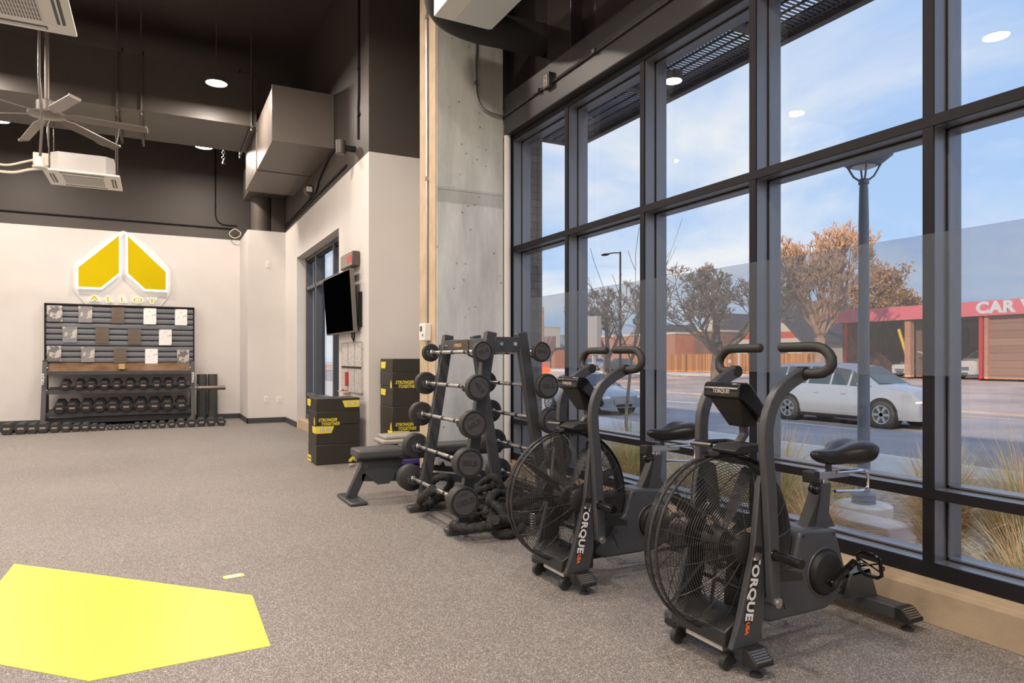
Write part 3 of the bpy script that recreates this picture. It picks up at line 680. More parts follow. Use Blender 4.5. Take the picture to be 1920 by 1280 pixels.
# ================================================================== screen, clock, board on the white wall
t = thing('television', 'black flat television angled off the white wall beside the side window', 'television', (2.115,8.96,1.925))
mt = Matrix.Rotation(R(0), 4, 'Z') @ Matrix.Rotation(R(-3.5), 4, 'Y')
m = MB(); m.bx(-.03,.025,-.735,.735,-.385,.385, mt); m.build('bezel', M['bezel'], t, bevel=.005)
m = MB(); m.bx(-.033,-.029,-.722,.722,-.365,.373, mt); m.build('screen', M['screen'], t)
m = MB(); m.bx(.025,.045,-.5,.5,-.30,.15, mt); m.build('rear_case', M['black_flat'], t, bevel=.01)
m = MB(); m.bx(.04,.085,-.40,-.34,-.22,.16); m.bx(.04,.085,.1,.16,-.22,.16); m.bx(.05,.085,-.72,.3,-.30,-.20); m.bx(.05,.085,-.80,-.73,-.32,.10); m.build('wall_mount', M['frame_dark'], t)
m = MB(); m.tube([(.06,-.40,-.36),(.05,-.44,-.44),(.06,-.50,-.50),(.07,-.46,-.45),(.08,-.42,-.34)], .009, 6); m.build('cable', M['black_flat'], t)
t = thing('wall_clock', 'dark digital timer with red digits mounted on the wall above the television', 'clock', (2.135,8.56,2.44))
m = MB(); m.bx(-.03,.06,-.30,.30,-.09,.09); m.build('case', M['clock'], t, bevel=.008)
m = MB(); m.bx(-.034,-.03,-.285,.285,-.075,.075); m.build('display', mat('display_tint', (.22,.19,.16), .3), t)
m = MB(); m.text('2:02', .13, FACE_NX((-.036,-.15,0)) , .003, bold=.004); m.build('digits', M['led_red'], t)
t = thing('dry_erase_board', 'framed white schedule board with three columns under the television', 'board', (2.185,8.61,1.11))
m = MB(); m.bx(-.006,.014,-.49,.49,-.31,.31); m.build('panel', print_mat('board_writing', (.60,.58,.55), (.40,.38,.37), 30, .56), t)
m = MB()
for y in (-.49,-.165,.165,.49): m.bx(-.010,-.005,y-.006,y+.006,-.31,.31)
for z in (-.31,.31): m.bx(-.010,-.005,-.49,.49,z-.006,z+.006)
m.build('frame', mat('board_frame', (.33,.31,.29), .4), t)
m = MB(); m.bx(-.013,-.009,-.49,.49,-.012,.012); m.build('divider', M['black_flat'], t)
m = MB(); m.bx(-.035,-.009,.14,.22,-.24,-.06); m.build('eraser', M['red'], t, bevel=.005)
m = MB(); m.bx(-.06,0,.10,.50,-.325,-.31); m.build('marker_tray', mat('tray_copper', (.55,.38,.30), .4), t)
for k, y in enumerate((.16,.30,.40)):
    m = MB(); m.cyl((-.03,y,-.30),(-.03,y+.10,-.30), .008, n=8); m.build('marker', [M['red'],M['black_flat'],M['white_plastic']][k], t)

# ================================================================== plyometric boxes
def logo_small(m, o, s, face):
    # small two-halves mark
    a = [(-.02,.5),(-.02,.06),(-.26,-.18),(-.5,-.18),(-.5,.08)]; b_ = [(-x,z) for x, z in a]
    for q in (a, b_):
        pts = [(x*s, z*s) for x, z in q]
        if face == 'y': m.prism([(o[0]+x, o[2]+z) for x, z in pts], 'y', o[1]-.003, o[1])
        else: m.prism([(o[1]-x, o[2]+z) for x, z in pts], 'x', o[0]-.003, o[0])
def plyo(x0, y0, z0, w, d_, h, label, group, decals):
    t = thing('plyo_box', label, 'plyo box', (x0+w/2, y0+d_/2, z0), 0, group)
    hx, hy = w/2, d_/2; m = MB()
    m.bx(-hx,hx,-hy,hy,.001,h/2-.0008); m.bx(-hx+.002,hx-.002,-hy+.002,hy-.002,h/2+.0008,h-.001); m.bx(-hx+.006,hx-.006,-hy+.006,hy-.006,0,h-.004)
    m.build('vinyl_body', M['plyo'], t, bevel=.006)
    for kind, a in decals:
        m = MB(); off = Vector((x0+w/2, y0+d_/2, z0))
        if kind == 'ty':      # text on the front face
            for s_, u, v, sz in a:
                p = at(u, v, Y=y0-.003)-off; m.text(s_, .050, FACE_NY(p) @ Matrix.Diagonal((.80,1,1,1)), .003, bold=.0012, shear=.28, space=1.05)
            m.build('slogan_lettering', M['yellow_lt'], t)
        elif kind == 'fx':    # flame mark on the side face
            p = at(a[0], a[1], X=x0-.0)-off; z, y, s_ = p.z, p.y, a[2]
            m.prism([(y-s_*.3,z-s_*.5),(y-s_*.1,z-s_*.5),(y,z-s_*.1),(y+s_*.1,z-s_*.5),(y+s_*.3,z-s_*.5),(y+s_*.25,z),(y,z+s_*.55),(y-s_*.25,z)], 'x', -hx-.003, -hx); m.build('flame_mark', M['yellow_lt'], t)
        elif kind == 'py':    # label plate on the front
            P = [at(u,v,Y=y0)-off for u, v in a[0]]; m.prism([(p.x,p.z) for p in P], 'y', -hy-.003, -hy); o_ = m.build('height_label', M['yellow_lt'], t)
            if a[1]:
                m = MB(); c_ = sum((p.x for p in P))/len(P), sum((p.z for p in P))/len(P)
                m.text(a[1], .062, FACE_NY((c_[0]+.01,-hy-.005,c_[1])), .002, bold=.002); m.build('height_print', M['label_gray'], o_)
        elif kind == 'px':
            P = [at(u,v,X=x0)-off for u, v in a]; m.prism([(p.y,p.z) for p in P], 'x', -hx-.003, -hx); m.build('side_label', M['yellow_lt'], t)
        elif kind == 'ly':
            p = at(a[0],a[1],Y=y0)-off; logo_small(m, (p.x,-hy,p.z), a[2], 'y'); m.build('logo_mark', M['yellow_lt'], t)
    return t
I = .0254
plyo(1.612, 7.966, 0, .508, .45, 18*I, 'lower black soft plyo box of the pair beside the white wall corner', 'plyo boxes by the side window',
     [('py', ([(592.8,799.5),(626.5,798.7),(621.5,811.5),(592.8,813.3)], '18 IN')), ('px', [(585.8,798.3),(592.6,800),(592.6,813.3),(586.3,810.3)]), ('ly', (662,862,.10)), ('px',[(577.2,850),(583.5,853.5),(583.5,858.5),(577.2,855)]), ('px',[(577.5,857.5),(583.8,861),(583.8,865),(577.5,862)])])
plyo(1.612, 7.966, 18*I, .508, .45, 12*I, 'upper black soft plyo box of the pair beside the white wall corner', 'plyo boxes by the side window',
     [('ty', [('STRONGER',614.5,787.3,.062),('TOGETHER',619.5,794.5,.062)]), ('fx', (589.6,789.5,.085)), ('py', ([(642,750.7),(674,749.3),(674,762),(646.5,763.3)], '12 IN')), ('px', [(576.5,746.5),(583.3,748.5),(582.3,761),(577,758.8)])])
SY_ = 7.30
plyo(2.30, SY_, 0, .508, .46, 18*I, 'bottom black soft plyo box of the tall stack, mostly hidden behind gray steps', 'plyo boxes in the tall stack',
     [('py', ([(737,808),(768,807.5),(764,820),(737,821)], '18 IN')), ('px', [(727.5,806),(736.5,808),(736.5,820.5),(728.5,818)])])
plyo(2.30, SY_, 18*I, .508, .46, 18*I, 'middle black soft plyo box of the tall stack beside the concrete column', 'plyo boxes in the tall stack',
     [('ty', [('STRONGER',758.5,795.8,.062),('TOGETHER',763.5,803.3,.062)]), ('fx', (733.3,799.5,.085)), ('px', [(714.8,728),(723.8,729.5),(722.5,741),(715,739)])])
plyo(2.30, SY_, 36*I, .508, .46, 12*I, 'topmost black soft plyo box of the tall stack beside the concrete column', 'plyo boxes in the tall stack',
     [('ty', [('STRONGER',758.5,716.8,.062),('TOGETHER',763.5,724.3,.062)]), ('fx', (733.5,720.5,.085)), ('px', [(714.8,677.8),(723.8,678),(722.5,690.5),(715,690)])])
# aerobic steps
for k in range(4):
    z = [0,.125,.25,.345][k]; h = [.115,.115,.085,.085][k]
    tt = thing('aerobic_step', ['bottom purple riser under the gray aerobic steps','second purple riser under the gray aerobic steps','lower gray plastic aerobic step in the stack by the column','top gray plastic aerobic step in the stack by the column'][k], 'aerobic step', (2.45,6.93,z), 0, 'stacked aerobic steps')
    m = MB(); q = .37 if k < 2 else .42
    m.prism([(-q,-.17),(q,-.17),(q,.17),(-q,.17)], 'z', 0, h*.55); m.build('riser_skirt', M['purple'] if k < 2 else M['grey_plastic'], tt, bevel=.018)
    m = MB(); q -= .035; m.prism([(-q,-.14),(q,-.14),(q,.14),(-q,.14)], 'z', h*.55, h); m.build('tread', M['purple'] if k < 2 else M['grey_plastic'], tt, bevel=.012)

# ================================================================== adjustable bench
t = thing('weight_bench', 'charcoal adjustable weight bench lying flat behind the barbell rack', 'bench', (1.5,5.85,0))
def pad(x0, x1, z0, z1, w0, w1, name, pp=None):
    m = MB(); m.prism([(x0,-w0/2),(x1,-w1/2),(x1,w1/2),(x0,w0/2)], 'z', z0, z1); return m.build(name, M['vinyl_pad'], t, bevel=.022, seg=3)
pad(.0,.40,.37,.445,.26,.33,'seat_pad'); pad(.44,1.48,.375,.45,.33,.24,'back_pad')
m = MB(); m.bx(.02,.40,-.04,.04,.335,.37); m.bx(.42,1.40,-.035,.035,.33,.375); m.build('pad_rail', M['steel_gray'], t, bevel=.004)
m = MB(); m.ribbon([(.12,0,.34),(-.03,0,.03)], (0,1,0), .06, .085); m.build('front_leg', M['steel_gray'], t, bevel=.008)
m = MB(); m.bx(-.09,.06,-.24,.24,0,.03); m.build('front_foot', M['steel_gray'], t, bevel=.012)
m = MB(); m.prism([(.06,.335),(.43,.335),(.40,.25),(.30,.13),(.20,.13),(.10,.22)], 'y', -.045, -.035); m.prism([(.06,.335),(.43,.335),(.40,.25),(.30,.13),(.20,.13),(.10,.22)], 'y', .035, .045); m.build('side_bracket', M['panel_gray'], t)
m = MB(); m.ribbon([(.06,0,.20),(.75,0,.15),(1.35,0,.06)], (0,1,0), .06, .07); m.build('spine', M['steel_gray'], t, bevel=.006)
m = MB(); m.ribbon([(.62,0,.25),(1.12,0,.17)], (0,1,0), .03, .05)
for k in range(4): m.prism([(.66+.12*k,.265-.019*k),(.72+.12*k,.257-.019*k),(.70+.12*k,.305-.019*k)], 'y', -.015, .015)
m.build('ladder_bar', M['steel_black'], t)
m = MB(); m.ribbon([(1.42,0,.05),(.80,0,.34)], (0,1,0), .04, .05); m.build('rear_strut', M['steel_gray'], t, bevel=.004)
m = MB(); m.bx(1.32,1.42,-.24,.24,0,.05); m.build('rear_foot', M['steel_gray'], t, bevel=.012)
for x, z in ((.11,.29),(.52,.345),(.36,.21)):
    m = MB(); m.cyl((x,-.055,z),(x,-.044,z), .014, n=14); m.build('bolt', M['chrome'], t)
m = MB(); m.ell((-.03,-.06,.315),(.03,.02,.018)); m.build('adjust_knob', mat('taupe_knob',(.25,.22,.19),.5), t)

# ================================================================== fixed barbell rack
RX, RY0, RY1 = 2.23, 4.40, 5.20
t = thing('barbell_rack', 'charcoal A-frame rack holding fixed barbells in front of the concrete column', 'barbell rack', (RX,4.8,0))
def postx(z): return .348-(.348-.121)*z/1.41
for yy, nm in ((-.40,0),(.40,1)):
    for s_ in (-1,1):
        m = MB(); m.ribbon([(s_*.348,yy,.03),(s_*.121,yy,1.41)], (0,1,0), .055, .085)
        m.build('post', M['steel_gray'], t, bevel=.008)
    m = MB(); m.ribbon([(-.47,yy,.035),(.47,yy,.035)], (0,1,0), .075, .045); m.build('base_rail', M['steel_gray'], t, bevel=.016, seg=3)
    m = MB(); m.bx(-.10,.10,yy-.032,yy+.032,1.27,1.375); m.build('top_plate', M['steel_gray'], t, bevel=.004)
    for s_ in (-.055,.055):
        m = MB(); m.cyl((s_,yy-.045,1.325),(s_,yy-.031,1.325), .014, n=14); m.cyl((s_,yy-.048,1.325),(s_,yy-.044,1.325), .008, n=6); m.build('bolt', M['chrome'], t)
m = MB(); m.bx(-.175,-.155,-.37,.37,1.265,1.365); m.build('crossbar', M['steel_gray'], t, bevel=.004)
m = MB(); m.bx(-.181,-.175,-.14,.14,1.285,1.355); pl = m.build('name_plate', mat('plate_brown', (.06,.04,.028), .35), t)
m = MB(); m.text('TORQUE', .035, FACE_NX((-.183,.055,1.32)), .002, bold=.001); m.build('plate_lettering', mat('plate_letter', (.55,.38,.24), .5), pl)
for y in (-.30,.30):
    m = MB(); m.cyl((-.19,y,1.315),(-.175,y,1.315), .013, n=14); m.build('bolt', M['chrome'], t)
m = MB(); m.bx(.155,.175,-.37,.37,1.265,1.365); m.build('crossbar', M['steel_gray'], t, bevel=.004)
m = MB(); m.bx(-.03,.03,-.37,.37,.02,.05); m.build('floor_strut', M['steel_gray'], t, bevel=.004)
ZB = [1.268,1.02,.771,.512,.254]
for z in ZB:
    for s_ in (-1,1):
        for yy in (-.40,.40):
            x = s_*(postx(z)+.03); m = MB()
            m.ribbon([(x,yy+.028,z+.03),(x+s_*.03,yy+.028,z-.03),(x+s_*.065,yy+.028,z-.038),(x+s_*.105,yy+.028,z-.022),(x+s_*.115,yy+.028,z+.015)], (0,1,0), .022, .016)
            m.bx(x-.012,x+.012,yy+.010,yy+.046,z-.02,z+.065)
            h_ = m.build('bar_hook', M['steel_gray'], t, bevel=.003)
            m = MB(); m.cyl((x,yy+.046,z+.045),(x,yy+.052,z+.045), .009, n=10); m.bx(x-.010,x+.010,yy+.004,yy+.010,z-.01,z+.06); m.build('hook_plate', M['chrome_dull'], h_)
WL = ['20LB','40LB','60LB','80LB','100LB']; WR = ['30LB','50LB','70LB','90LB','110LB']
Rr = [.074,.091,.097,.102,.106]; Th = [.035,.055,.065,.085,.095]
TILT = [20,-50,28,-6,14]; TILR = [0,0,-35,20,-20]
for s_, W_, nm in ((-1,WL,'room'),(1,WR,'window')):
    for k, z in enumerate(ZB):
        x = RX+s_*(postx(z)+.09)
        tt = thing('fixed_barbell', 'round-headed black barbell, %s on the %s side of the rack' % (['topmost','second from top','middle one','fourth from top','lowest'][k], nm), 'barbell', (x,4.8,z), 0, 'fixed barbells on the A-frame rack')
        m = MB(); m.cyl((0,-.50,0),(0,.50,0), .0135, n=16)
        for q in (-.30,-.12,.12,.30): m.cyl((0,q-.10,0),(0,q+.06,0), .0148, n=16)
        bar = m.build('bar', M['chrome_dull'], tt)
        for q in (-.22,.02,.24):
            m = MB(); m.cyl((0,q-.018,0),(0,q+.018,0), .0156, n=16); m.build('grip_band', M['black_flat'], bar)
        for e in (-1,1):
            r, th = Rr[k], Th[k]; m = MB(); a = e*.485; b_ = e*(.485+th); f = e*.006
            m.lathe([(0,a),(r*.9,a),(r,a+e*.008),(r,b_-f),(r-.006,b_),(r*.88,b_),(r*.86,b_-e*.004),(r*.80,b_-e*.004),(r*.78,b_-e*.001),(0,b_-e*.001)], axis='y', n=40)
            hd = m.build('head', M['rubber'], tt)
            m = MB(); m.lathe([(0,a),(.024,a),(.024,a-e*.03),(.017,a-e*.035),(0,a-e*.035)], axis='y', n=20); m.build('collar', M['chrome'], tt)
            if e < 0:
                T_ = (TILT if s_ < 0 else TILR)[k]
                m = MB(); m.text(W_[k], r*.52, FACE_NY((0,b_-.0005,0)) @ Matrix.Rotation(R(T_), 4, 'Z'), .004, bold=.0008)
                m.text('TORQUE FITNESS' if False else 'TORQUE', r*.20, FACE_NY((0,b_-.0005,0)) @ Matrix.Rotation(R(T_), 4, 'Z') @ Matrix.Translation((0,r*.52,0)), .003)
                m.build('embossed_weight', M['rubber'], hd)
                m = MB(); m.lathe([(0,b_-.0012),(r*.775,b_-.0012),(r*.775,b_-.0005),(0,b_-.0005)], axis='y', n=36); m.build('face_disc', M['rubber_mid'], hd)

# ================================================================== battle ropes
M['rope'] = mat('black_rope_sleeve', (.020,.019,.019), .75, noise=.35, scale=40, bump=.5, bscale=150)
def rope(seed, pts, label):
    rng = random.Random(seed); P = [Vector(p) for p in pts]; out = []
    for i in range(len(P)-1):
        p0, p1, p2, p3 = P[max(i-1,0)], P[i], P[i+1], P[min(i+2, len(P)-1)]
        L_ = (p2-p1).length; n = max(3, int(L_/.012))
        for k in range(n):
            s = k/n; out.append(.5*((2*p1)+(p2-p0)*s+(2*p0-5*p1+4*p2-p3)*s*s+(3*p1-p0-3*p2+p3)*s**3))
    out.append(P[-1]); rs = [.029+.005*math.sin(i*1.25)+rng.uniform(-.001,.001) for i in range(len(out))]
    tt = thing('battle_rope', label, 'rope', tuple(P[0])); m = MB(); m.tube([p-P[0] for p in out], .025, 9, rs=rs); m.build('rope_body', M['rope'], tt)
    for e, (a, b_) in enumerate(((out[0], out[14]), (out[-1], out[-15]))):
        d_ = (a-b_).normalized(); m = MB(); m.cyl(b_-P[0]-d_*.0, a-P[0]+d_*.02, .030, n=16); m.build('end_handle', M['rubber'], tt)
    return tt
def pile(seed, cx, cy, n, rx, ry, z0, z1, start, end):
    rng = random.Random(seed); pts = [start]; a = rng.uniform(0, 6)
    for i in range(n):
        a += rng.uniform(.75, 1.2); f = rng.uniform(.62, 1.0)
        pts.append((cx+rx*f*math.cos(a), cy+ry*f*math.sin(a), max(.028, z0+(z1-z0)*(i/n)**1.3*rng.uniform(.5,1.1))))
    pts.append(end); return pts
RA = [(842,985,.085),(868,989,.095),(898,989,.10),(926,985,.10),(944,972,.12),(934,952,.17),(918,938,.20),(934,922,.19),(956,932,.15),(950,956,.13),(928,962,.12),(920,982,.07),(938,1000,.04),(964,1003,.035),(978,988,.06),(962,968,.09),(936,975,.05),(905,965,.04),(880,972,.04),(905,945,.08),(940,950,.10),(968,945,.08),(985,965,.05),(960,985,.14)]
RB = [(772,920,.26),(766,938,.14),(776,952,.07),(798,950,.06),(816,936,.08),(836,920,.14),(846,902,.24),(832,893,.29),(814,900,.25),(806,918,.14),(824,934,.05),(856,930,.07),(890,918,.14),(912,900,.26),(926,893,.30),(938,908,.24),(930,928,.14),(900,936,.08),(870,944,.05),(884,926,.16),(916,914,.22),(948,918,.16),(972,930,.08),(955,946,.05),(920,948,.05)]
def rpts(L_): return [tuple(at(u, v, z=z)) for u, v, z in L_]
A_ = rpts(RA); B_ = rpts(RB)
clampx = lambda P: [(min(max(x, 1.80), 3.0), min(max(y, 4.12), 5.55), z) for x, y, z in P]
rope(3, clampx(A_)+pile(5, 2.52, 4.62, 12, .36, .30, .03, .10, clampx(A_)[-1], (2.75,4.75,.05)), 'black battle rope at the front of the pile, over the rack base')
rope(8, clampx(B_)+pile(9, 2.50, 4.95, 12, .36, .36, .04, .16, clampx(B_)[-1], (2.78,5.2,.05)), 'black battle rope heaped at the back of the pile under the barbell rack')
tt = thing('rope_anchor', 'small silver spring coil lying on the battle rope pile', 'spring', (2.30,4.13,.03))
m = MB(); m.tube([(.022*math.cos(i*.7), .022*math.sin(i*.7), .0+.0018*i) for i in range(70)], .004, 5); m.build('coil', M['chrome'], tt)

# ================================================================== floor graphics
V_ = [at(u,v,z=0) for u, v in ((27,1057),(473,1116),(507,1211),(167,1277),(-111,1225))]
m = MB(); m.prism([(p.x,p.y) for p in V_], 'z', .0002, .002); tag(m.build('floor_decal', M['yellow_floor'], smooth=False), 'large bright yellow angular vinyl shape on the rubber floor', 'floor decal')
p = at(438,1080,z=0); t = thing('floor_sticker', 'small yellow and white numbered sticker on the floor', 'sticker', (p.x,p.y,0), R(8))
m = MB(); m.prism([(-.055,-.02),(-.045,-.03),(.045,-.03),(.055,-.02),(.055,.02),(.045,.03),(-.045,.03),(-.055,.02)], 'z', .0002, .002); m.build('border', M['yellow_floor'], t, smooth=False)
m = MB(); m.bx(-.038,.038,-.024,.024,.002,.0026); m.build('center', mat('sticker_white',(.85,.85,.80),.4), t, smooth=False)
m = MB(); m.text('12', .045, Matrix.Translation((0,0,.0028)), .0005, bold=.001); m.build('number', M['yellow'], t, smooth=False)
# ================================================================== air bikes
def make_bike(loc, label):
    t = thing('air_bike', label, 'exercise bike', loc, 0, 'air bikes by the window')
    SB, SG, PG = M['steel_black'], M['steel_gray'], M['panel_gray']
    hx, hz, FR = .024, .466, .350
    # --- stabilisers
    for nm, x, lo, ln in (('front_stabilizer', 0, .315, .265), ('rear_stabilizer', .95, .255, .255)):
        m = MB(); w = .044
        m.bx(x-w, x+w, -ln+.045, lo-.045, .045, .100); m.build(nm, SG, t, bevel=.005)
        for s in (-1, 1):
            if s < 0: lo = ln
            m = MB(); e = s*lo
            m.prism([(s*(lo-.075),.042),(s*(lo-.075),.102),(s*(lo-.045),.102),(e,.062),(e,.048),(s*(lo-.02),.042)], 'x', x-w-.003, x+w+.003)
            c = m.build('end_cap', M['black_flat'], t, bevel=.003)
            m = MB()
            for k in range(5):
                f = (k+.6)/5.6; y = s*(lo-.045+.045*f); z = .102-.04*f
                m.bx(x-w+.004, x+w-.004, y-.0022, y+.0022, z-.004, z+.003)
            m.build('grip_rib', M['chrome_dull'], c)
            m = MB(); m.lathe([(0,0),(.026,0),(.026,.008),(.018,.014),(.008,.018),(.008,.045),(0,.045)], (x, s*(lo-.045), 0), n=18); m.build('leveling_foot', M['rubber'], t)
            m = MB(); m.torus((x, s*(lo-.095), .0985), 'z', .018, .0014, 24, 5); m.build('logo_ring', M['black_flat'], t)
    for y in (-.13, .155):
        m = MB(); m.lathe([(0,-.014),(.028,-.014),(.033,-.009),(.033,.009),(.028,.014),(0,.014)], (-.066,y,.034), 'y', 24); wq = m.build('transport_wheel', M['rubber'], t)
        m = MB(); m.lathe([(0,-.018),(.011,-.018),(.011,.018),(0,.018)], (-.066,y,.034), 'y', 14); m.build('wheel_hub', M['steel_gray'], wq)
        m = MB(); m.bx(-.076,-.034,y+.015,y+.020,.026,.062); m.bx(-.076,-.034,y-.020,y-.015,.026,.062); m.bx(-.046,-.034,y-.020,y+.020,.056,.064); m.build('wheel_bracket', M['black_flat'], t)
    m = MB(); m.bx(-.0475,-.044,-.09,.12,.054,.09); lb = m.build('warning_label', M['paper'], t)
    m = MB(); m.bx(-.0485,-.0474,-.09,.12,.079,.09); m.build('label_strip', M['letter_orange'], lb)
    # --- main beam & brackets
    m = MB(); m.prism([(.02,.10),(.02,.175),(.30,.165),(.60,.20),(.86,.20),(.97,.105),(.92,.098),(.72,.14),(.30,.105)], 'y', -.032, .032); m.build('main_beam', SB, t, bevel=.006)
    m = MB(); m.prism([(.74,.12),(.80,.225),(.93,.225),(.985,.10),(.90,.10)], 'y', -.042, -.032); m.prism([(.74,.12),(.80,.225),(.93,.225),(.985,.10),(.90,.10)], 'y', .032, .042); m.bx(.80,.93,-.042,.042,.215,.225); m.build('rear_bracket', SG, t, bevel=.003)
    m = MB(); m.bx(.20,.34,-.0345,-.0325,.118,.150)
    m.build('vent_strip', M['black_flat'], t)
    m = MB(); m.prism([(-.10,.10),(-.10,.16),(-.03,.20),(.06,.20),(.10,.16),(.10,.10)], 'y', -.155, .155); m.build('fork_base', SB, t, bevel=.005)
    # --- fork legs with lettering
    for s in (-1, 1):
        y0, y1 = sorted((s*.160, s*.188))
        m = MB(); m.prism([(-.095,.10),(.050,.10),(.078,.20),(.098,.47),(.100,.73),(.070,.76),(.052,.73),(.022,.47),(-.055,.20)], 'y', y0, y1)
        lg = m.build('fork_leg', SG, t, bevel=.005)
        if s < 0:
            A, B = Vector((-.022,-.1895,.145)), Vector((.048,-.1895,.50)); dv = (A-B).normalized(); nx = Vector((0,-1,0)).cross(dv)
            mid = (A+B)/2
            m = MB(); m.bx(-.165,.135,-.020,.020,-.001,.0004, TM(mid, dv, nx)); m.build('lettering_panel', M['black_flat'], lg)
            m = MB(); m.text('TORQUE', .062, TM(mid+dv*-.005+Vector((0,-.0008,0)), dv, nx) @ Matrix.Diagonal((.98,.84,1,1)), .001, bold=.0022, space=1.06); m.build('lettering', M['letter_white'], lg)
            m = MB(); m.text('USA', .026, TM(mid+dv*.152+Vector((0,-.0008,0)), dv, nx) @ Matrix.Rotation(0,4,'Z'), .001, bold=.0012); m.build('origin_lettering', M['letter_orange'], lg)
        m = MB(); m.cyl((hx+.015,s*.188,hz-.02),(hx+.015,s*.196,hz-.02), .016, n=16); m.build('axle_nut', M['chrome_dull'], t)
    # --- fan
    m = MB(); m.cyl((hx,-.155,hz),(hx,.155,hz), .012, n=12); m.cyl((hx,-.05,hz),(hx,.05,hz), .055, n=28); m.build('fan_hub', M['black_flat'], t)
    for k in range(9):
        a = R(40*k+20); m = MB()
        mt = Matrix.Translation((hx,0,hz)) @ Matrix.Rotation(a, 4, 'Y') @ Matrix.Rotation(R(32), 4, 'X')
        m.prism([(.045,-.012),(.20,-.026),(.322,-.026),(.332,-.012),(.332,.016),(.322,.027),(.20,.026),(.045,.013)], 'z', -.0015, .0015, mt)
        m.build('fan_blade', M['steel_black'], t)
    # --- guards
    for s in (-1, 1):
        m = MB(); nr = 30
        def gy(r):
            q = min(1.0, r/FR); return s*(.030+.120*math.sqrt(max(0, 1-q**2.7)))
        for k in range(nr):
            r = .075+(FR-.012-.075)*k/(nr-1)
            m.torus((hx, gy(r), hz), 'y', r, .0015, 56, 4)
        for k in range(16):
            a = R(22.5*k+7); P = [(hx+r*math.cos(a), gy(r)+s*.0018, hz+r*math.sin(a)) for r in [.06+(FR-.06)*q/12 for q in range(13)]]
            m.tube(P, .0018 if k % 2 else .0024, 5)
        m.build('fan_guard', M['wire'], t)
        m = MB(); m.torus((hx, s*.022, hz), 'y', FR, .0065, 72, 8); m.build('guard_rim', M['wire'], t)
        m = MB(); m.lathe([(0,s*.158),(.055,s*.158),(.066,s*.150),(.066,s*.135),(0,s*.135)], (hx,0,hz), 'y', 32); m.build('guard_cap', M['black_flat'], t)
    # curved shroud strap
    m = MB(); P = [(hx+(FR+.012)*math.cos(a), 0, hz+(FR+.012)*math.sin(a)) for a in [R(100-6*k) for k in range(22)]]
    m.ribbon(P, (0,1,0), .085, .006); m.build('shroud_strap', M['black_gloss'], t)
    # --- housing
    poly = [(.385,.42),(.40,.465),(.43,.48),(.61,.465),(.635,.45),(.70,.27),(.675,.185),(.62,.135),(.56,.118),(.22,.118),(.16,.15),(.17,.27),(.30,.32),(.36,.34)]
    m = MB(); m.prism(poly, 'y', -.088, .088); m.build('housing', PG, t, bevel=.013, seg=3)
    m = MB(); m.prism([(.10,.16),(.165,.13),(.17,.30),(.385,.36),(.385,.46),(.33,.46),(.20,.44),(.12,.38)], 'y', -.06, .06); m.build('inner_shroud', M['black_flat'], t, bevel=.008)
    m = MB(); m.ribbon([(.20,-.089,.235),(.275,-.089,.245),(.31,-.089,.16)], (0,1,0), .002, .004); m.ribbon([(.24,-.089,.36),(.20,-.089,.28)], (0,1,0), .002, .003); m.build('panel_seam', M['black_flat'], t)
    for x, z in ((.42,.455),(.615,.445),(.665,.20),(.205,.37)):
        m = MB(); m.cyl((x,-.090,z),(x,-.0875,z), .006, n=10); m.build('screw', M['black_flat'], t)
    m = MB(); m.lathe([(0,-.118),(.062,-.118),(.086,-.113),(.094,-.102),(.098,-.086),(0,-.086)], (.555,0,.282), 'y', 44); m.build('crank_disc', M['black_flat'], t, bevel=.002)
    m = MB(); m.torus((.555,-.0885,.282), 'y', .106, .005, 48, 6); m.build('disc_rim', PG, t)
    m = MB(); m.lathe([(0,.118),(.062,.118),(.094,.102),(.098,.086),(0,.086)], (.555,0,.282), 'y', 32); m.build('crank_disc', M['black_flat'], t)
    for s, ex, ez in ((-1,.675,.33),(1,.425,.18)):
        m = MB(); m.ribbon([(.535,s*.135,.243),(.56,s*.137,.256),(ex-.02,s*.148,ez-.012),(ex,s*.150,ez)], (0,1,0), .020, .030); m.build('crank_arm', M['black_gloss'], t, bevel=.005)
        m = MB(); m.cyl((.55,s*.11,.25),(.55,s*.150,.25), .013, n=14); m.build('crank_bolt', M['steel_black'], t)
        c = Vector((ex+.005, s*.215, ez+.0)); ring = []
        mtp = Matrix.Translation(c) @ Matrix.Rotation(R(80 if s < 0 else 20), 4, 'Y')
        out = [(-.05,-.030),(-.035,-.052),(.035,-.052),(.05,-.030),(.05,.030),(.035,.052),(-.035,.052),(-.05,.030)]
        m = MB(); m.tube([mtp @ Vector((x,y,0)) for x, y in out], .0085, 7, closed=True)
        m.cyl(mtp @ Vector((0,-s*-.065,0)), mtp @ Vector((0,s*.05,0)), .010, n=12)
        m.tube([mtp @ Vector((-.02,-.05,0)), mtp @ Vector((.0,0,0)), mtp @ Vector((-.02,.05,0))], .004, 6)
        m.tube([mtp @ Vector((.02,-.05,0)), mtp @ Vector((.0,0,0)), mtp @ Vector((.02,.05,0))], .004, 6)
        pdl = m.build('pedal', M['black_gloss'], t)
        m = MB(); m.cyl((ex,s*.145,ez), mtp @ Vector((0,0,0)), .006, n=10); m.build('pedal_axle', M['chrome'], pdl)
    # --- seat post and seat
    m = MB(); m.prism([(.515,.455),(.645,.455),(.66,.52),(.672,.655),(.612,.655),(.60,.62)], 'y', -.030, .030); m.build('seat_post', SB, t, bevel=.005)
    m = MB(); m.prism([(.565,.456),(.695,.456),(.655,.52),(.668,.654),(.612,.654)], 'y', -.034, -.0295); m.prism([(.565,.456),(.695,.456),(.655,.52),(.668,.654),(.612,.654)], 'y', .0295, .034); m.build('seat_post_cover', SG, t)
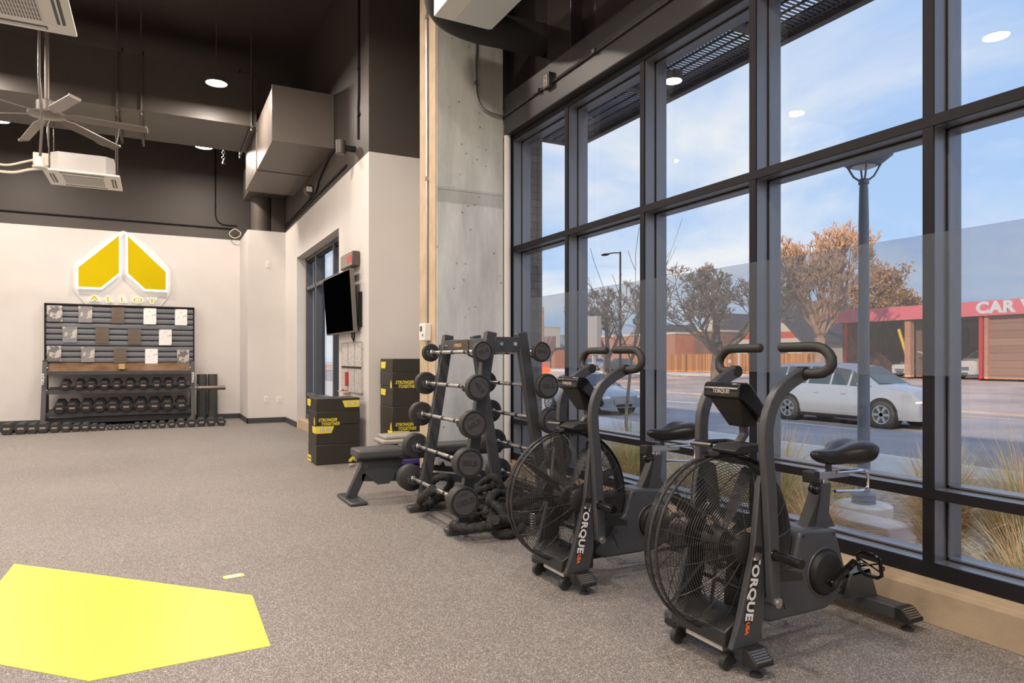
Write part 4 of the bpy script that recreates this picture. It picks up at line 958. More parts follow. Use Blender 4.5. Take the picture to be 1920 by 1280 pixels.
    m = MB(); m.ribbon([(.635,0,.60),(.655,0,.69)], (0,1,0), .044, .030); m.build('seat_post_insert', M['chrome_dull'], t, bevel=.003)
    m = MB(); m.bx(.575,.81,-.024,.024,.672,.706); m.build('seat_slider', M['chrome_dull'], t, bevel=.003)
    m = MB(); m.bx(.555,.60,-.030,.030,.660,.712); m.build('slider_clamp', M['black_flat'], t, bevel=.004)
    m = MB(); m.ell((.545,-.045,.640),(.022,.032,.024), 14, 10); m.cyl((.56,-.04,.64),(.61,-.02,.635), .013); m.build('adjust_knob', M['black_gloss'], t)
    m = MB(); m.cyl((.695,0,.70),(.695,0,.765), .014); m.bx(.66,.73,-.03,.03,.748,.772); m.build('seat_clamp', M['steel_black'], t)
    m = MB(); m.tube([(.72,-.035,.700),(.86,-.05,.700),(.895,-.05,.690),(.905,-.05,.665),(.905,-.05,.63),(.895,-.05,.612),(.86,-.045,.604),(.70,-.03,.615)], .0075, 8); m.build('seat_guard_bar', M['chrome'], t)
    # saddle: lofted
    m = MB(); vs = []; fs = []; ns = 17; nk = 20
    prof = [(.00,.018,.016),(.03,.032,.036),(.08,.038,.046),(.14,.052,.050),(.19,.086,.056),(.23,.114,.066),(.27,.128,.074),(.30,.126,.074),(.325,.104,.064),(.338,.064,.044),(.342,.02,.018)]
    for i, (x, w, h) in enumerate(prof):
        for k in range(nk):
            a = 2*PI*k/nk; y = w*math.cos(a); z = h*math.sin(a)
            if z > 0: z *= .62; z -= .012*math.exp(-(y/.018)**2)*(1 if x > .05 else 0); z += .010*(abs(y)/.12)
            else: z *= .95
            zz = .784+.014*(x/.34)**2 - .012*math.exp(-((x-.13)/.06)**2)
            vs.append((.585+x, y, zz+z))
    for i in range(len(prof)-1):
        for k in range(nk): fs.append((i*nk+k, i*nk+(k+1) % nk, (i+1)*nk+(k+1) % nk, (i+1)*nk+k))
    fs += [tuple(range(nk)), tuple(range((len(prof)-1)*nk, len(prof)*nk))]
    m.add(vs, fs); sd = m.build('saddle', M['leather'], t); ss = sd.modifiers.new('s', 'SUBSURF'); ss.levels = ss.render_levels = 1
        # --- moving arms with handles
    for s, dx in ((-1, 0), (1, .07)):
        y = s*.215
        P = [(.102,.262),(.095,.36),(.087,.497),(.072,.734),(.060,.83),(.055,.91),(.060,.963),(.072,1.005),(.090,1.043),(.116,1.077),(.150,1.104),(.195,1.130),(.262,1.160)]
        m = MB(); m.ribbon([(x+dx*min(1,(z-.26)/.6), y, z) for x, z in P], (0,1,0), .034, .054)
        m.build('lever_arm', SG, t, bevel=.006, seg=2)
        m = MB(); m.cyl((.262+dx,y-.019,1.160),(.262+dx,y+.019,1.160), .028, n=24); m.build('arm_end', M['black_flat'], t, bevel=.003)
        o = lambda a, b_, c_: (a+dx, s*b_, c_)
        P2 = [o(.262,.200,1.160),o(.266,.275,1.160),o(.270,.305,1.164),o(.276,.327,1.178),o(.280,.336,1.197),o(.283,.333,1.220),o(.285,.318,1.241),o(.285,.296,1.258),o(.285,.268,1.266),o(.285,.235,1.267),o(.285,.090,1.267)]
        m = MB(); m.tube(P2, .0205, 14); m.ell(P2[-1], (.0205,.012,.0205), 12, 8); m.build('handle_grip', M['foam'], t)
        m = MB(); m.cyl((.100,y-.026,.268),(.100,y+.026,.268), .020, n=18); m.cyl((.100,y-.030 if s < 0 else y+.026,.268),(.100,y-.026 if s < 0 else y+.030,.268), .013, n=12); m.build('pivot_bolt', M['chrome_dull'], t)
        m = MB(); m.cyl((.085+dx*.3,y+s*.015,.455),(.085+dx*.3,y+s*.145,.452), .0185, n=20); m.torus((.085+dx*.3,y+s*.02,.455),'y',.021,.003,20,6); m.build('foot_peg', M['black_gloss'], t)
    m = MB(); m.bx(.10,.26,-.20,-.192,.375,.385)
    m.cyl((.10,-.2,.268),(.10,.2,.268), .010, n=10); m.build('pivot_axle', SB, t)
    m = MB(); m.prism([(.10,.40),(.30,.34),(.30,.31),(.12,.33)], 'y', -.185, -.17); m.build('link_rod', SB, t)
    # --- shelf and console
    m = MB(); m.prism([(-.01,.838),(-.02,.852),(.02,.872),(.14,.872),(.15,.860),(.13,.840)], 'y', -.125, .005); m.build('shelf_pad', M['black_flat'], t, bevel=.004)
    m = MB()
    for pts in ([(.00,.02),(-.02,.115),(.03,.135),(.17,.105),(.16,.01)],):
        m.tube([(x,y,.858) for x, y in pts], .011, 6)
    m.build('shelf_frame', M['steel_black'], t)
    m = MB(); m.ribbon([(.05,0,.80),(.13,0,.86),(.165,0,.90),(.155,0,.98)], (0,1,0), .034, .026); m.build('console_post', SG, t, bevel=.004)
    m = MB(); m.bx(-.01,.16,-.03,.03,.815,.842); m.build('shelf_mount', M['steel_black'], t, bevel=.004)
    m = MB(); m.prism([(.022,1.062),(.024,1.104),(.036,1.122),(.075,1.122),(.098,1.110),(.205,.985),(.205,.965),(.19,.955),(.178,.955),(.055,1.050)], 'y', -.106, .094)
    m.build('console', M['black_gloss'], t, bevel=.007, seg=3)
    m = MB(); m.prism([(-.085,1.055),(.085,1.055),(.045,.935),(-.045,.935)], 'x', .0, .075, Matrix(((1,0,-.62,.70),(0,1,0,0),(0,0,1,0),(0,0,0,1)))); m.build('console_back', M['black_flat'], t, bevel=.005)
    m = MB(); m.bx(.075,.19,-.09,.09,0,.002, Matrix(((1,0,0,0),(0,1,0,0),(-1.17,0,1,1.205),(0,0,0,1)))); m.build('display', M['screen'], t)
    m = MB(); m.text('TORQUE!', .021, FACE_NX((.0215,-.012,1.085)), .001, bold=.0003, space=1.05); m.build('console_lettering', mat('console_letter', (.50,.44,.37), .5) if 'cl' not in M else M['cl'], t)
    return t
bike1 = make_bike((2.05, 2.13, 0), 'nearest black air bike with a big caged fan wheel, at the right')
bike2 = dup(bike1, None, (1.975, 3.21, 0), R(.0), 'second black air bike with a caged fan wheel, nearer the barbell rack')
# ================================================================== outside
def gz(X):
    for x0, z0, x1, z1 in ((3.3,-.47,8.8,-.52),(8.8,-.60,12.3,-.60),(12.3,-.74,26,-.74),(26,-.66,48,-.17),(48,-.17,400,-.05)):
        if X <= x1: return z0+(z1-z0)*(X-x0)/(x1-x0)
    return -.05
def G(u, X): p = at(u, 700, X=X); return Vector((p.x, p.y, gz(X)))
YA, YZ = -60, 260
M['mulch'] = mat('bark_mulch', (.46,.34,.26), .95, noise=.6, scale=14, bump=.8, bscale=40)
M['walk'] = mat('pale_sidewalk', (.56,.54,.52), .85, noise=.08, scale=1.2)
M['asphalt'] = mat('asphalt', (.30,.285,.30), .85, noise=.16, scale=.5, bump=.2, bscale=60)
M['lot'] = mat('lot_paving', (.38,.32,.305), .85, noise=.22, scale=.35)
M['lawn'] = mat('dry_lawn', (.46,.32,.27), .95, noise=.35, scale=.30, bump=.3, bscale=6)
M['paint'] = mat('road_paint', (.62,.62,.60), .7); M['paint_y'] = mat('road_paint_yellow', (.60,.42,.14), .7)
M['kerb'] = mat('pink_stone', (.74,.62,.56), .8, noise=.08, scale=4)
M['cream'] = mat('cream_paving', (.72,.60,.46), .85, noise=.05, scale=.5)
def strip(x0, x1, m_, name, y0=YA, y1=YZ, dz=0.0, th=.15):
    m = MB(); m.prism([(x0,gz(x0+.001)+dz),(x1,gz(x1-.001)+dz),(x1,gz(x1-.001)+dz-th),(x0,gz(x0+.001)+dz-th)], 'y', y0, y1)
    return struct(name, m, m_, smooth=False)
bed = MB(); nx_, ny_ = 22, 60
for i in range(nx_+1):
    for j in range(ny_+1):
        x = 3.42+(8.8-3.42)*i/nx_; y = -14+34*j/ny_
        bed.v.append((x, y, gz(x)+.035*math.sin(x*3.1+y*1.7)*math.cos(y*2.3-x)-.02))
for i in range(nx_):
    for j in range(ny_): a = i*(ny_+1)+j; bed.f.append((a, a+ny_+1, a+ny_+2, a+1)); bed.mi.append(0)
struct('ground_bed', bed, M['mulch'])
m = MB(); m.bx(3.42, 8.8, 20, YZ, -.7, -.5); m.bx(3.42, 8.8, YA, -14, -.7, -.5); struct('ground_verge', m, M['walk'])
strip(8.8, 12.15, M['walk'], 'sidewalk'); 
m = MB(); m.bx(12.15, 12.3, YA, YZ, -.9, -.60); struct('curb', m, M['kerb'])
strip(12.3, 26, M['asphalt'], 'road')
strip(26, 42, M['lawn'], 'lawn', 40, YZ); strip(26, 42, M['lot'], 'parking_lot', YA, 40)
strip(42, 47, M['cream'], 'footpath', 37.5, YZ); strip(42, 400, M['lot'], 'lot_back', YA, 37.5); strip(47, 400, M['lot'], 'ground_far', 37.5, YZ)
m = MB(); m.bx(26, 26.2, 40, YZ, -.75, -.60); struct('curb_far', m, M['kerb'])
t = thing('road_markings', 'white and yellow lane lines painted along the street', 'road marking', (18,0,-.74))
for X, m_, nm, segs in ((13.1,'paint','edge_line',[(-20,60)]),(17.2,'paint','lane_line',[(y, y+3.2) for y in range(-6,60,9)]),(21.0,'paint','lane_line',[(-20,8.0)]+[(y, y+3.2) for y in range(14,60,9)]),(24.5,'paint_y','center_line',[(-20,90)])):
    for a, b in segs:
        m = MB(); m.bx(X-18-.06,X-18+.06,a,b,.0,.006); m.build(nm, M[m_], t, smooth=False)
m = MB(); m.lathe([(0,0),(.46,0),(.46,.012),(0,.012)], n=36); tag(m.build('dark_disc', M['asphalt'], loc=(10.6,5.6,-.60)), 'dark round disc on the pale sidewalk outside the right window', 'manhole cover')  # flat dark disc laid on the sidewalk
for y0, y1, lab in ((-6.0, 3.15, 'pale stone kerb lying in the planting bed at the far right'), (3.95, 12, 'pale stone kerb in the planting bed in front of the lamp post base')):
    m = MB(); m.bx(5.9,6.3,y0,y1,-.60,-.33); tag(m.build('stone_kerb', M['kerb'], bevel=.015), lab, 'kerb', 'stone kerbs in the planting bed')
# brick pier just outside the glass
m = MB(); m.bx(3.42,3.62,6.29,7.88,-.6,3.87)
tag(m.build('brick_pier', M['brick_outer'], smooth=False), 'gray painted brick pier just outside the far end of the windows', 'pier')
m = MB(); m.bx(2.52,2.85,13.25,13.9,-.2,3.9); tag(m.build('brick_pier', M['win2d'], smooth=False), 'dark block added to fill the left panes of the side window', 'pier')  # block added so the left panes look out on something dark
# canopy
M['canopy'] = mat('canopy_gray', (.13,.12,.125), .5, metal=.2)
t = thing('sun_canopy', 'dark metal grating canopy projecting outside above the windows', 'canopy', (3.6,0,3.74))
m = MB(); m.bx(.80,.87,-5,6.9,-.01,.13); m.bx(-.15,.80,6.83,6.9,-.01,.13); m.bx(-.15,-.08,-5,6.9,-.01,.13); m.build('edge_beam', M['canopy'], t, bevel=.004)
for y in (5.2, 3.85, 1.5, -.8, -3.2):
    m = MB(); m.bx(-.10,.80,y-.045,y+.045,0,.12); m.build('cross_beam', M['canopy'], t, bevel=.003)
m = MB()
k = -4.95
while k < 6.8: m.bx(-.09,.80,k-.002,k+.002,.02,.036); k += .04
for x in (.02,.14,.26,.38,.50,.62,.74): m.bx(x-.005,x+.005,-5,6.85,.018,.036)
m.build('grating', M['canopy'], t, smooth=False)
tt = thing('canopy_disc', 'bright round glowing disc added under the outdoor canopy', 'light', tuple(at(1262,152,X=4.05)))  # emissive disc added under the canopy for one bright spot
m = MB(); m.cyl((0,0,0),(0,0,.07), .085, n=24); m.build('can', M['canopy'], tt)
m = MB(); m.cyl((0,0,-.004),(0,0,0), .075, n=24); m.build('lens', mat('warm_disc', (1,.9,.8), .5, emit=(1,.86,.72), es=5), tt)

# --- lamp post
M['post'] = mat('lamp_post_blue_gray', (.17,.20,.26), .45)
lp = Vector((6.83,4.86,-.50))
t = thing('lamp_post', 'blue-gray lamp post on a round concrete base outside the window', 'lamp post', tuple(lp))
m = MB(); m.lathe([(0,0),(.28,0),(.285,.02),(.285,.13),(.26,.15),(0,.15)], n=40); m.build('concrete_base', mat('pad_concrete', (.74,.70,.65), .8, noise=.12, scale=6), t)
m = MB(); m.lathe([(.12,.15),(.12,.25),(.09,.27),(.066,.28),(.058,1.9),(.052,3.2),(.045,3.56),(.04,3.62),(0,3.62)], n=28); m.build('post', M['post'], t)
m = MB(); m.lathe([(.035,3.600),(.055,3.620),(.05,3.670),(0,3.670)], n=20)
for k in range(4):
    a = R(45+90*k); m.tube([(0,0,3.620),(.10*math.cos(a),.10*math.sin(a),3.700),(.165*math.cos(a),.165*math.sin(a),3.820)], .011, 6)
m.build('head_struts', M['post'], t)
m = MB(); m.lathe([(0,3.815),(.13,3.805),(.15,3.820),(.18,3.825),(.285,3.910),(.285,3.930),(.15,3.960),(0,3.970)], n=40); m.build('lamp_head', M['post'], t)
m = MB(); m.lathe([(0,3.795),(.09,3.790),(.12,3.805),(0,3.815)], n=30); m.build('lens', M['white_plastic'], t)

# --- vegetation
GM = [mat('grass_straw', (.92,.66,.34), .9), mat('grass_tan', (.82,.46,.22), .9), mat('grass_pale', (.95,.86,.62), .9), mat('grass_green', (.50,.54,.28), .9)]
def grass(pos, H, Rr_, n, seed, label, green=.25, kind=None):
    H *= 1.18; n = int(n*1.2)
    rng = random.Random(seed); m = MB()
    for i in range(n):
        a = rng.uniform(0, 2*PI); r0 = Rr_*.25*math.sqrt(rng.random()); x, y = r0*math.cos(a), r0*math.sin(a); h = H*rng.uniform(.45,1.05); lean = rng.uniform(.1,1.0)*Rr_*1.5
        b = a+rng.uniform(-.6,.6); w = rng.uniform(.0025,.0055); px, py = -math.sin(b)*w, math.cos(b)*w; vs = []
        for q in range(5):
            s = q/4; xx = x+math.cos(b)*lean*s*s; yy = y+math.sin(b)*lean*s*s; zz = h*(s-.28*s**3*(lean/Rr_)); ww = 1-s*.85
            vs += [(xx-px*ww,yy-py*ww,zz),(xx+px*ww,yy+py*ww,zz)]
        m.m = 3 if rng.random() < green else rng.choice((0,0,1,2))
        m.add(vs, [(2*q,2*q+1,2*q+3,2*q+2) for q in range(4)])
    o = m.build('ornamental_grass', GM, loc=pos, smooth=False)
    return tag(o, label, 'grass', 'ornamental grass clumps in the planting bed')
gl = [((5.15,6.75),1.02,.62,1500,'tall tan and green grass clump behind the fan of the second bike',.45),
      ((5.35,5.95),.75,.5,800,'grass clump just left of the second bike seat',.3),
      ((5.85,6.0),.62,.45,600,'low grass clump behind the second bike seat post',.3),
      ((5.35,4.75),1.0,.62,1500,'tall grass clump behind the nearest bike handlebars, left of the lamp post',.40),
      ((5.15,4.15),.62,.4,600,'short straw clump between the nearest bike and the lamp post base',.1),
      ((5.60,3.30),1.05,.42,1300,'tall tan grass clump right of the lamp post, left of the thick mullion',.2),
      ((5.75,2.72),1.15,.66,1500,'tall green and tan grass clump in the rightmost pane',.35),
      ((4.55,2.15),.75,.5,900,'tan grass clump close to the glass at the lower right',.2),
      ((7.6,5.7),.8,.5,700,'grass clump beyond the lamp post base',.4),
      ((8.1,3.6),.8,.5,700,'green grass clump by the sidewalk in the rightmost pane',.5),
      ((4.75,8.2),.8,.5,700,'grass clump behind the barbell rack near the brick pier',.3)]
for i, (xy, H, rr, n, lab, gr) in enumerate(gl): grass((xy[0],xy[1],-.52), H, rr, n, 20+i, lab, gr)
rng = random.Random(5); m = MB()
for i in range(2600):
    x = rng.uniform(3.5,5.9); y = rng.uniform(.5,7.5); a = rng.uniform(0,PI); l = rng.uniform(.08,.34); z = -.47+rng.uniform(0,.05)
    dx, dy = math.cos(a)*l/2, math.sin(a)*l/2; w = rng.uniform(.0015,.004); m.m = rng.choice((0,1,2,2))
    m.add([(x-dx,y-dy,z),(x+dx,y+dy,z+rng.uniform(0,.05)),(x+dx-dy/l*w*2,y+dy+dx/l*w*2,z+.03),(x-dx-dy/l*w*2,y-dy+dx/l*w*2,z)], [(0,1,2,3)])
tag(m.build('straw_litter', GM, smooth=False), 'dry straw and stems strewn over the planting bed', 'straw', kind='stuff')

def branch_tree(name, label, base, H, tr, mat_b, seed, levels=6, spread=.5, first=.28, kids=(2,3), leaf=None, nleaf=0, leafsize=.2, sides=4, bendup=.15, droop=0, cat='tree', shrink=.74, group=None, rmin=.013):
    rng = random.Random(seed); t = thing(name, label, cat, tuple(base), 0, group)
    kfac = [1.0]; tm, bm_ = MB(), MB(); tips = []
    def grow(p, d_, L_, r, lv):
        segs = 3 if lv < 3 else 2; pts = [p]; dd = d_.copy()
        for k in range(segs):
            dd = (dd+Vector((rng.uniform(-.13,.13), rng.uniform(-.13,.13), bendup*.4-droop*.2))).normalized(); pts.append(pts[-1]+dd*(L_/segs))
        r1 = r*(.70 if lv else .8); rs = [max(rmin, r+(r1-r)*k/segs) for k in range(segs+1)]
        (tm if lv == 0 else bm_).tube(pts, r, 8 if lv == 0 else (5 if lv < 3 else 3), rs=rs, cap=False)
        if lv >= levels: tips.append(pts[-1]); return
        if lv >= 2: tips.append(pts[-1])
        n = rng.randint(*kids)+(2 if lv == 0 else 0)+(1 if lv >= levels-2 and levels > 6 else 0)
        if lv > 3 and rng.random() < .10: return
        for k in range(n):
            a = 2*PI*k/n+rng.uniform(-.7,.7); sp = spread*rng.uniform(.75,1.4)*(.35 if k == 0 else 1.15)
            x = dd.orthogonal().normalized(); y = dd.cross(x)
            nd = (dd*math.cos(sp)+(x*math.cos(a)+y*math.sin(a))*math.sin(sp)+Vector((0,0,bendup))).normalized()
            st = pts[-1] if k == 0 else pts[rng.randint(1 if lv else segs-1, segs)]
            grow(st, nd, L_*shrink*rng.uniform(.8,1.12)*(.90 if k == 0 else .95), r1*(.78 if k == 0 else .66), lv+1)
    grow(Vector((0,0,0)), Vector((0,0,1)), H*first, tr, 0)
    zs_ = sorted(v[2] for v in bm_.v); zm = zs_[int(len(zs_)*.985)]/.95; f_ = H/zm; print('TREE', label[:20], round(zm,2), H, len(bm_.f))
    for q in (tm, bm_): q.v = [(x*f_, y*f_, z*f_) for x, y, z in q.v]
    tips = [p*f_ for p in tips]
    tm.build('trunk', mat_b, t); bm_.build('branches', mat_b, t)
    if leaf and nleaf:
        m = MB()
        for i in range(nleaf):
            c = rng.choice(tips)+Vector((rng.gauss(0,.35),rng.gauss(0,.35),rng.gauss(0,.25))); s = leafsize*rng.uniform(.5,1.2)
            q = Euler((rng.uniform(0,6),rng.uniform(0,6),rng.uniform(0,6))).to_matrix(); a = q @ Vector((s,0,0)); b = q @ Vector((0,s*.6,0))
            m.m = rng.randrange(len(leaf)); m.add([c-a, c-b, c+a, c+b], [(0,1,2,3)])
        m.build('foliage', leaf, t, smooth=False)
    return t
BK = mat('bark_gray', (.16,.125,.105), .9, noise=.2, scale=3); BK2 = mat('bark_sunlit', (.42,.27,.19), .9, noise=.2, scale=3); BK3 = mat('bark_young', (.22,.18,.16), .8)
LF = [mat('leaf_rust', (.42,.19,.07), .9), mat('leaf_brown', (.27,.13,.06), .9), mat('leaf_gold', (.48,.27,.11), .9)]
EV = [mat('needle_green', (.085,.11,.035), .9), mat('needle_olive', (.15,.155,.05), .9), mat('needle_dark', (.05,.07,.03), .9)]
branch_tree('bare_tree', 'sunlit bare tree with dense upright twigs in front of the car wash', G(1537,43), 11.2, .24, BK2, 12, 8, .46, .14, (2,3), bendup=.17, shrink=.83)
branch_tree('bare_tree', 'bare spreading tree in front of the wooden fence', G(1343,36), 8.6, .22, BK, 4, 8, .62, .17, (2,3), bendup=.07, shrink=.82)
branch_tree('bare_tree', 'bare tree in front of the orange brick building at left', G(1137,33), 8.0, .20, BK, 33, 8, .52, .20, (2,3), bendup=.09, shrink=.80)
branch_tree('leafy_tree', 'tree with rust-brown leaves behind the car wash roof', G(1655,68), 11.5, .3, BK, 9, 6, .50, .24, (2,3), LF, 5200, .20, bendup=.08, shrink=.78)
branch_tree('young_tree', 'slender young tree with long thin branches near the sidewalk', Vector((8.5,11.3,-.55)), 4.9, .042, BK3, 17, 4, .38, .40, (1,2), bendup=.10, shrink=.82, rmin=.006)
def evergreen(base, H, Rr_, seed, label, n=4200):
    rng = random.Random(seed); t = thing('evergreen_tree', label, 'tree', tuple(base)); m = MB(); m.cyl((0,0,0),(0,0,H*.9), .2, .04, 8); m.build('trunk', BK, t); m = MB()
    for i in range(n):
        s = rng.random()**.8; a = rng.uniform(0,2*PI); prof = Rr_*(1-s)**.6*(.7+.3*math.sin(s*23+a*2)); r = prof*math.sqrt(rng.random()); z = H*(.12+.88*s)
        c = Vector((r*math.cos(a), r*math.sin(a), z-r*.15)); q = Euler((rng.uniform(0,6),rng.uniform(0,6),rng.uniform(0,6))).to_matrix(); k = .28*rng.uniform(.4,1); u_ = q @ Vector((k,0,0)); w_ = q @ Vector((0,k*.5,0))
        m.m = rng.randrange(3); m.add([c-u_,c-w_,c+u_,c+w_], [(0,1,2,3)])
    m.build('foliage', EV, t, smooth=False); return t
evergreen(G(1490,84), 14.5, 4.4, 1, 'broad dark green evergreen behind the sunlit bare tree')
evergreen(G(1203,66), 10.5, 2.6, 2, 'small olive evergreen behind the orange brick building', 3000)

# --- vehicles
def car(L_, W, H, wb, fo, mbody, st, label, loc, rz, wr=.34, name='car', grp=None):
    t = thing(name, label, 'car', loc, rz, grp); hw = W/2
    rows = lambda x, belt, top, wf, rw: [(hw*wf*.93,.26),(hw*wf,.42),(hw*wf*1.0,.62),(hw*wf*.985,belt),(hw*rw,top-.07*(H/1.5)),(hw*rw*.82,top-.01),(0,top)]
    S = [(x*L_, rows(x*L_, b*H, tp*H, wf, rw)) for x, b, tp, wf, rw in st]; n = 7
    m = MB(); vs = []
    for x, r in S:
        for y, z in r: vs.append((x, y, z))
        for y, z in r[-2::-1]: vs.append((x, -y, z))
    k = 2*n-1; fs = []
    for i in range(len(S)-1):
        for j in range(k-1): fs.append((i*k+j, i*k+j+1, (i+1)*k+j+1, (i+1)*k+j))
        fs.append((i*k+k-1, i*k, (i+1)*k, (i+1)*k+k-1))
    fs += [tuple(range(k)), tuple(range((len(S)-1)*k, len(S)*k))]
    m.add(vs, fs); m.build('body', mbody, t)
    gl_ = MB(); cab = [i for i, s_ in enumerate(st) if s_[2]-s_[1] > .12]
    for i in range(cab[0]-1, cab[-1]+1 if cab[-1]+1 < len(S) else cab[-1]):
        for sgn in (1,-1):
            q = []
            for ii, jj in ((i,3),(i+1,3),(i+1,4),(i,4)):
                x, r = S[ii]; y, z = r[jj]; q.append(Vector((x, sgn*(y+.006), z)))
            c = sum(q, Vector())/4; q = [c+(p-c)*.90 for p in q]
            if (q[0]-q[3]).length > .12 or (q[1]-q[2]).length > .12: gl_.add(q, [(0,1,2,3)])
    for a, b in ((cab[0]-1, cab[0]), (cab[-1], min(cab[-1]+1, len(S)-1))):
        (xa, ra), (xb, rb) = S[a], S[b]; q = [Vector((xa, ra[5][0], ra[5][1])),Vector((xb, rb[5][0], rb[5][1])),Vector((xb,-rb[5][0], rb[5][1])),Vector((xa,-ra[5][0], ra[5][1]))]
        nrm = (q[1]-q[0]).cross(q[2]-q[0]).normalized(); nrm = nrm if nrm.z > 0 else -nrm; c = sum(q, Vector())/4
        gl_.add([c+(p-c)*.92+nrm*.03 for p in q], [(0,1,2,3)])
    gl_.build('windows', M['car_glass'], t, smooth=False)
    for x in (fo, fo+wb):
        for sgn in (1,-1):
            m = MB(); m.cyl((x,sgn*(hw-.30),wr+.02),(x,sgn*(hw+.008),wr+.02), wr*1.17, n=28); m.build('wheel_arch', M['black_flat'], t)
            m = MB(); m.lathe([(0,sgn*(hw-.22)),(wr*.9,sgn*(hw-.22)),(wr,sgn*(hw-.18)),(wr,sgn*(hw+.0)),(wr*.92,sgn*(hw+.022)),(wr*.66,sgn*(hw+.022)),(wr*.64,sgn*(hw+.010)),(0,sgn*(hw+.010))], (x,0,wr), 'y', 28); w_ = m.build('tire', M['rubber'], t)
            m = MB()
            for s_ in range(6):
                a = 2*PI*s_/6; m.ribbon([(x,sgn*(hw+.018),wr),(x+wr*.64*math.cos(a),sgn*(hw+.018),wr+wr*.64*math.sin(a))], (0,1,0), .012, wr*.20)
            m.torus((x,sgn*(hw+.016),wr),'y',wr*.64,.02,28,5); m.build('rim', M['chrome_dull'], w_)
    m = MB(); m.bx(-.035,.03,-hw*.45,hw*.45,.40*H/1.5,.58*H/1.5); 
    for q in range(4): m.bx(-.05,-.03,-hw*.42,hw*.42,(.42+.045*q)*H/1.5,(.435+.045*q)*H/1.5)
    m.build('grille', M['chrome_dull'], t)
    for sgn in (1,-1):
        m = MB(); m.ell((.13,sgn*hw*.72,.62*H/1.5),(.17,.16,.075),14,8); m.build('headlight', mat('headlamp', (.75,.72,.68), .15) if 'hl' not in M else M['hl'], t)
        m = MB(); m.ell((L_*st[cab[0]-1][0]+.35,sgn*(hw+.07),st[cab[0]-1][1]*H+.08),(.09,.08,.07),10,6); m.build('side_mirror', mbody, t)
        m = MB(); m.bx(fo+wr*1.2,fo+wb-wr*1.2,sgn*hw*.90,sgn*(hw+.01),.20,.30); m.build('side_skirt', M['frame_dark'], t, bevel=.01)
        for q in (.40,.58):
            m = MB(); m.bx(L_*q,L_*q+.16,sgn*hw*.985,sgn*(hw+.012),.50*H,.50*H+.03); m.build('door_handle', mbody, t)
    m = MB(); m.bx(-.03,.06,-hw*.35,hw*.35,.30,.38); m.build('bumper_trim', M['black_flat'], t)
    return t
M['hl'] = mat('headlamp', (.75,.72,.68), .15)
SUVST = [(.0,.46,.50,.80,.74),(.025,.56,.60,.93,.86),(.12,.60,.635,.99,.88),(.235,.62,.66,1,.86),(.385,.625,.94,1,.74),(.50,.63,.99,1,.74),(.66,.635,1.0,1,.74),(.83,.64,.99,.99,.73),(.945,.64,.95,.97,.72),(.99,.60,.70,.93,.80),(1.0,.48,.54,.85,.75)]
SEDST = [(.0,.42,.45,.80,.72),(.03,.50,.53,.92,.84),(.14,.57,.61,.99,.86),(.28,.62,.67,1,.84),(.42,.64,.95,1,.68),(.52,.645,1.0,1,.68),(.68,.65,.985,1,.68),(.84,.65,.80,.98,.68),(.93,.62,.68,.95,.78),(1.0,.48,.52,.86,.76)]
silver = mat('silver_paint', (.32,.35,.40), .25, metal=.3, coat=.6); grayc = mat('gray_paint', (.36,.38,.41), .28, metal=.3, coat=.5)
whitec = mat('white_paint', (.70,.68,.64), .3, coat=.5); blackc = mat('black_paint', (.03,.03,.035), .25, coat=.5)
car(5.2, 1.95, 1.84, 3.2, .95, silver, SUVST, 'silver SUV driving past on the street behind the lamp post', (18.95,11.30,-.74), R(90), .39)
car(4.5, 1.80, 1.47, 2.65, .90, grayc, SEDST, 'gray car on the street behind the barbell rack and second bike', (14.3,19.2,-.74), R(90), .33)
p = G(1120,47); car(4.4, 1.8, 1.5, 2.6, .9, silver, SEDST, 'distant silver car parked by the orange brick building', (p.x,p.y-2,p.z), R(90), .32)
p = G(1172,45); car(4.6, 1.8, 1.5, 2.7, .9, blackc, SEDST, 'distant dark car parked by the orange brick building', (p.x,p.y-2,p.z), R(90), .32)
p = G(1678,51); car(4.3, 1.8, 1.55, 2.6, .85, whitec, SUVST, 'white car parked inside the car wash bay', (p.x+.6,p.y,p.z), R(-8), .33)
p = G(1806,51.5); car(5.2, 2.0, 2.05, 3.2, .9, whitec, SUVST, 'white and brown pickup in the right car wash bay', (p.x,p.y,p.z), R(-8), .42, 'pickup_truck')

# --- car wash
BR = brick('brown_brick', srgb(168,128,106), srgb(144,108,92), srgb(122,94,84), 1.0, .9, (R(90),0,R(90)), .30, .02)
BRL = brick('tan_brick', srgb(206,150,120), srgb(190,132,104), srgb(170,130,110), 1.0, .9, (R(90),0,R(90)), .30, .02)
RED = mat('red_fascia', (.78,.17,.20), .5); REDP = mat('red_post', (.60,.03,.03), .45)
t = thing('car_wash', 'brown brick car wash with a red fascia reading CAR WASH across the street', 'building', (50,20,-.16))
m = MB(); m.bx(-.35,.25,-34,18.4,4.28,5.28); m.build('fascia', RED, t)
m = MB(); m.bx(.25,9,-34,18.0,4.25,4.6); m.build('roof', M['spandrel'], t)
m = MB(); m.text('CAR WASH', 1.06, TM((-.37,6.95,4.78),(0,-1,0),(0,0,1)) @ Matrix.Diagonal((1.08,1,1,1)), .03, bold=.05, align='LEFT', space=1.08); m.build('fascia_lettering', M['letter_white'], t)
m = MB(); m.bx(7.5,8,8.0,17.6,0,4.3); m.bx(7.5,8,-34,5.2,0,4.3); m.build('back_wall', BR, t, smooth=False)
m = MB(); m.bx(.3,8,17.3,17.7,0,4.3); m.bx(1.2,8,11.7,12.1,0,4.3); m.build('bay_divider', BR, t, smooth=False)
m = MB(); m.bx(.2,.8,-34,6.45,0,4.3); m.build('front_wall', BR, t, smooth=False)
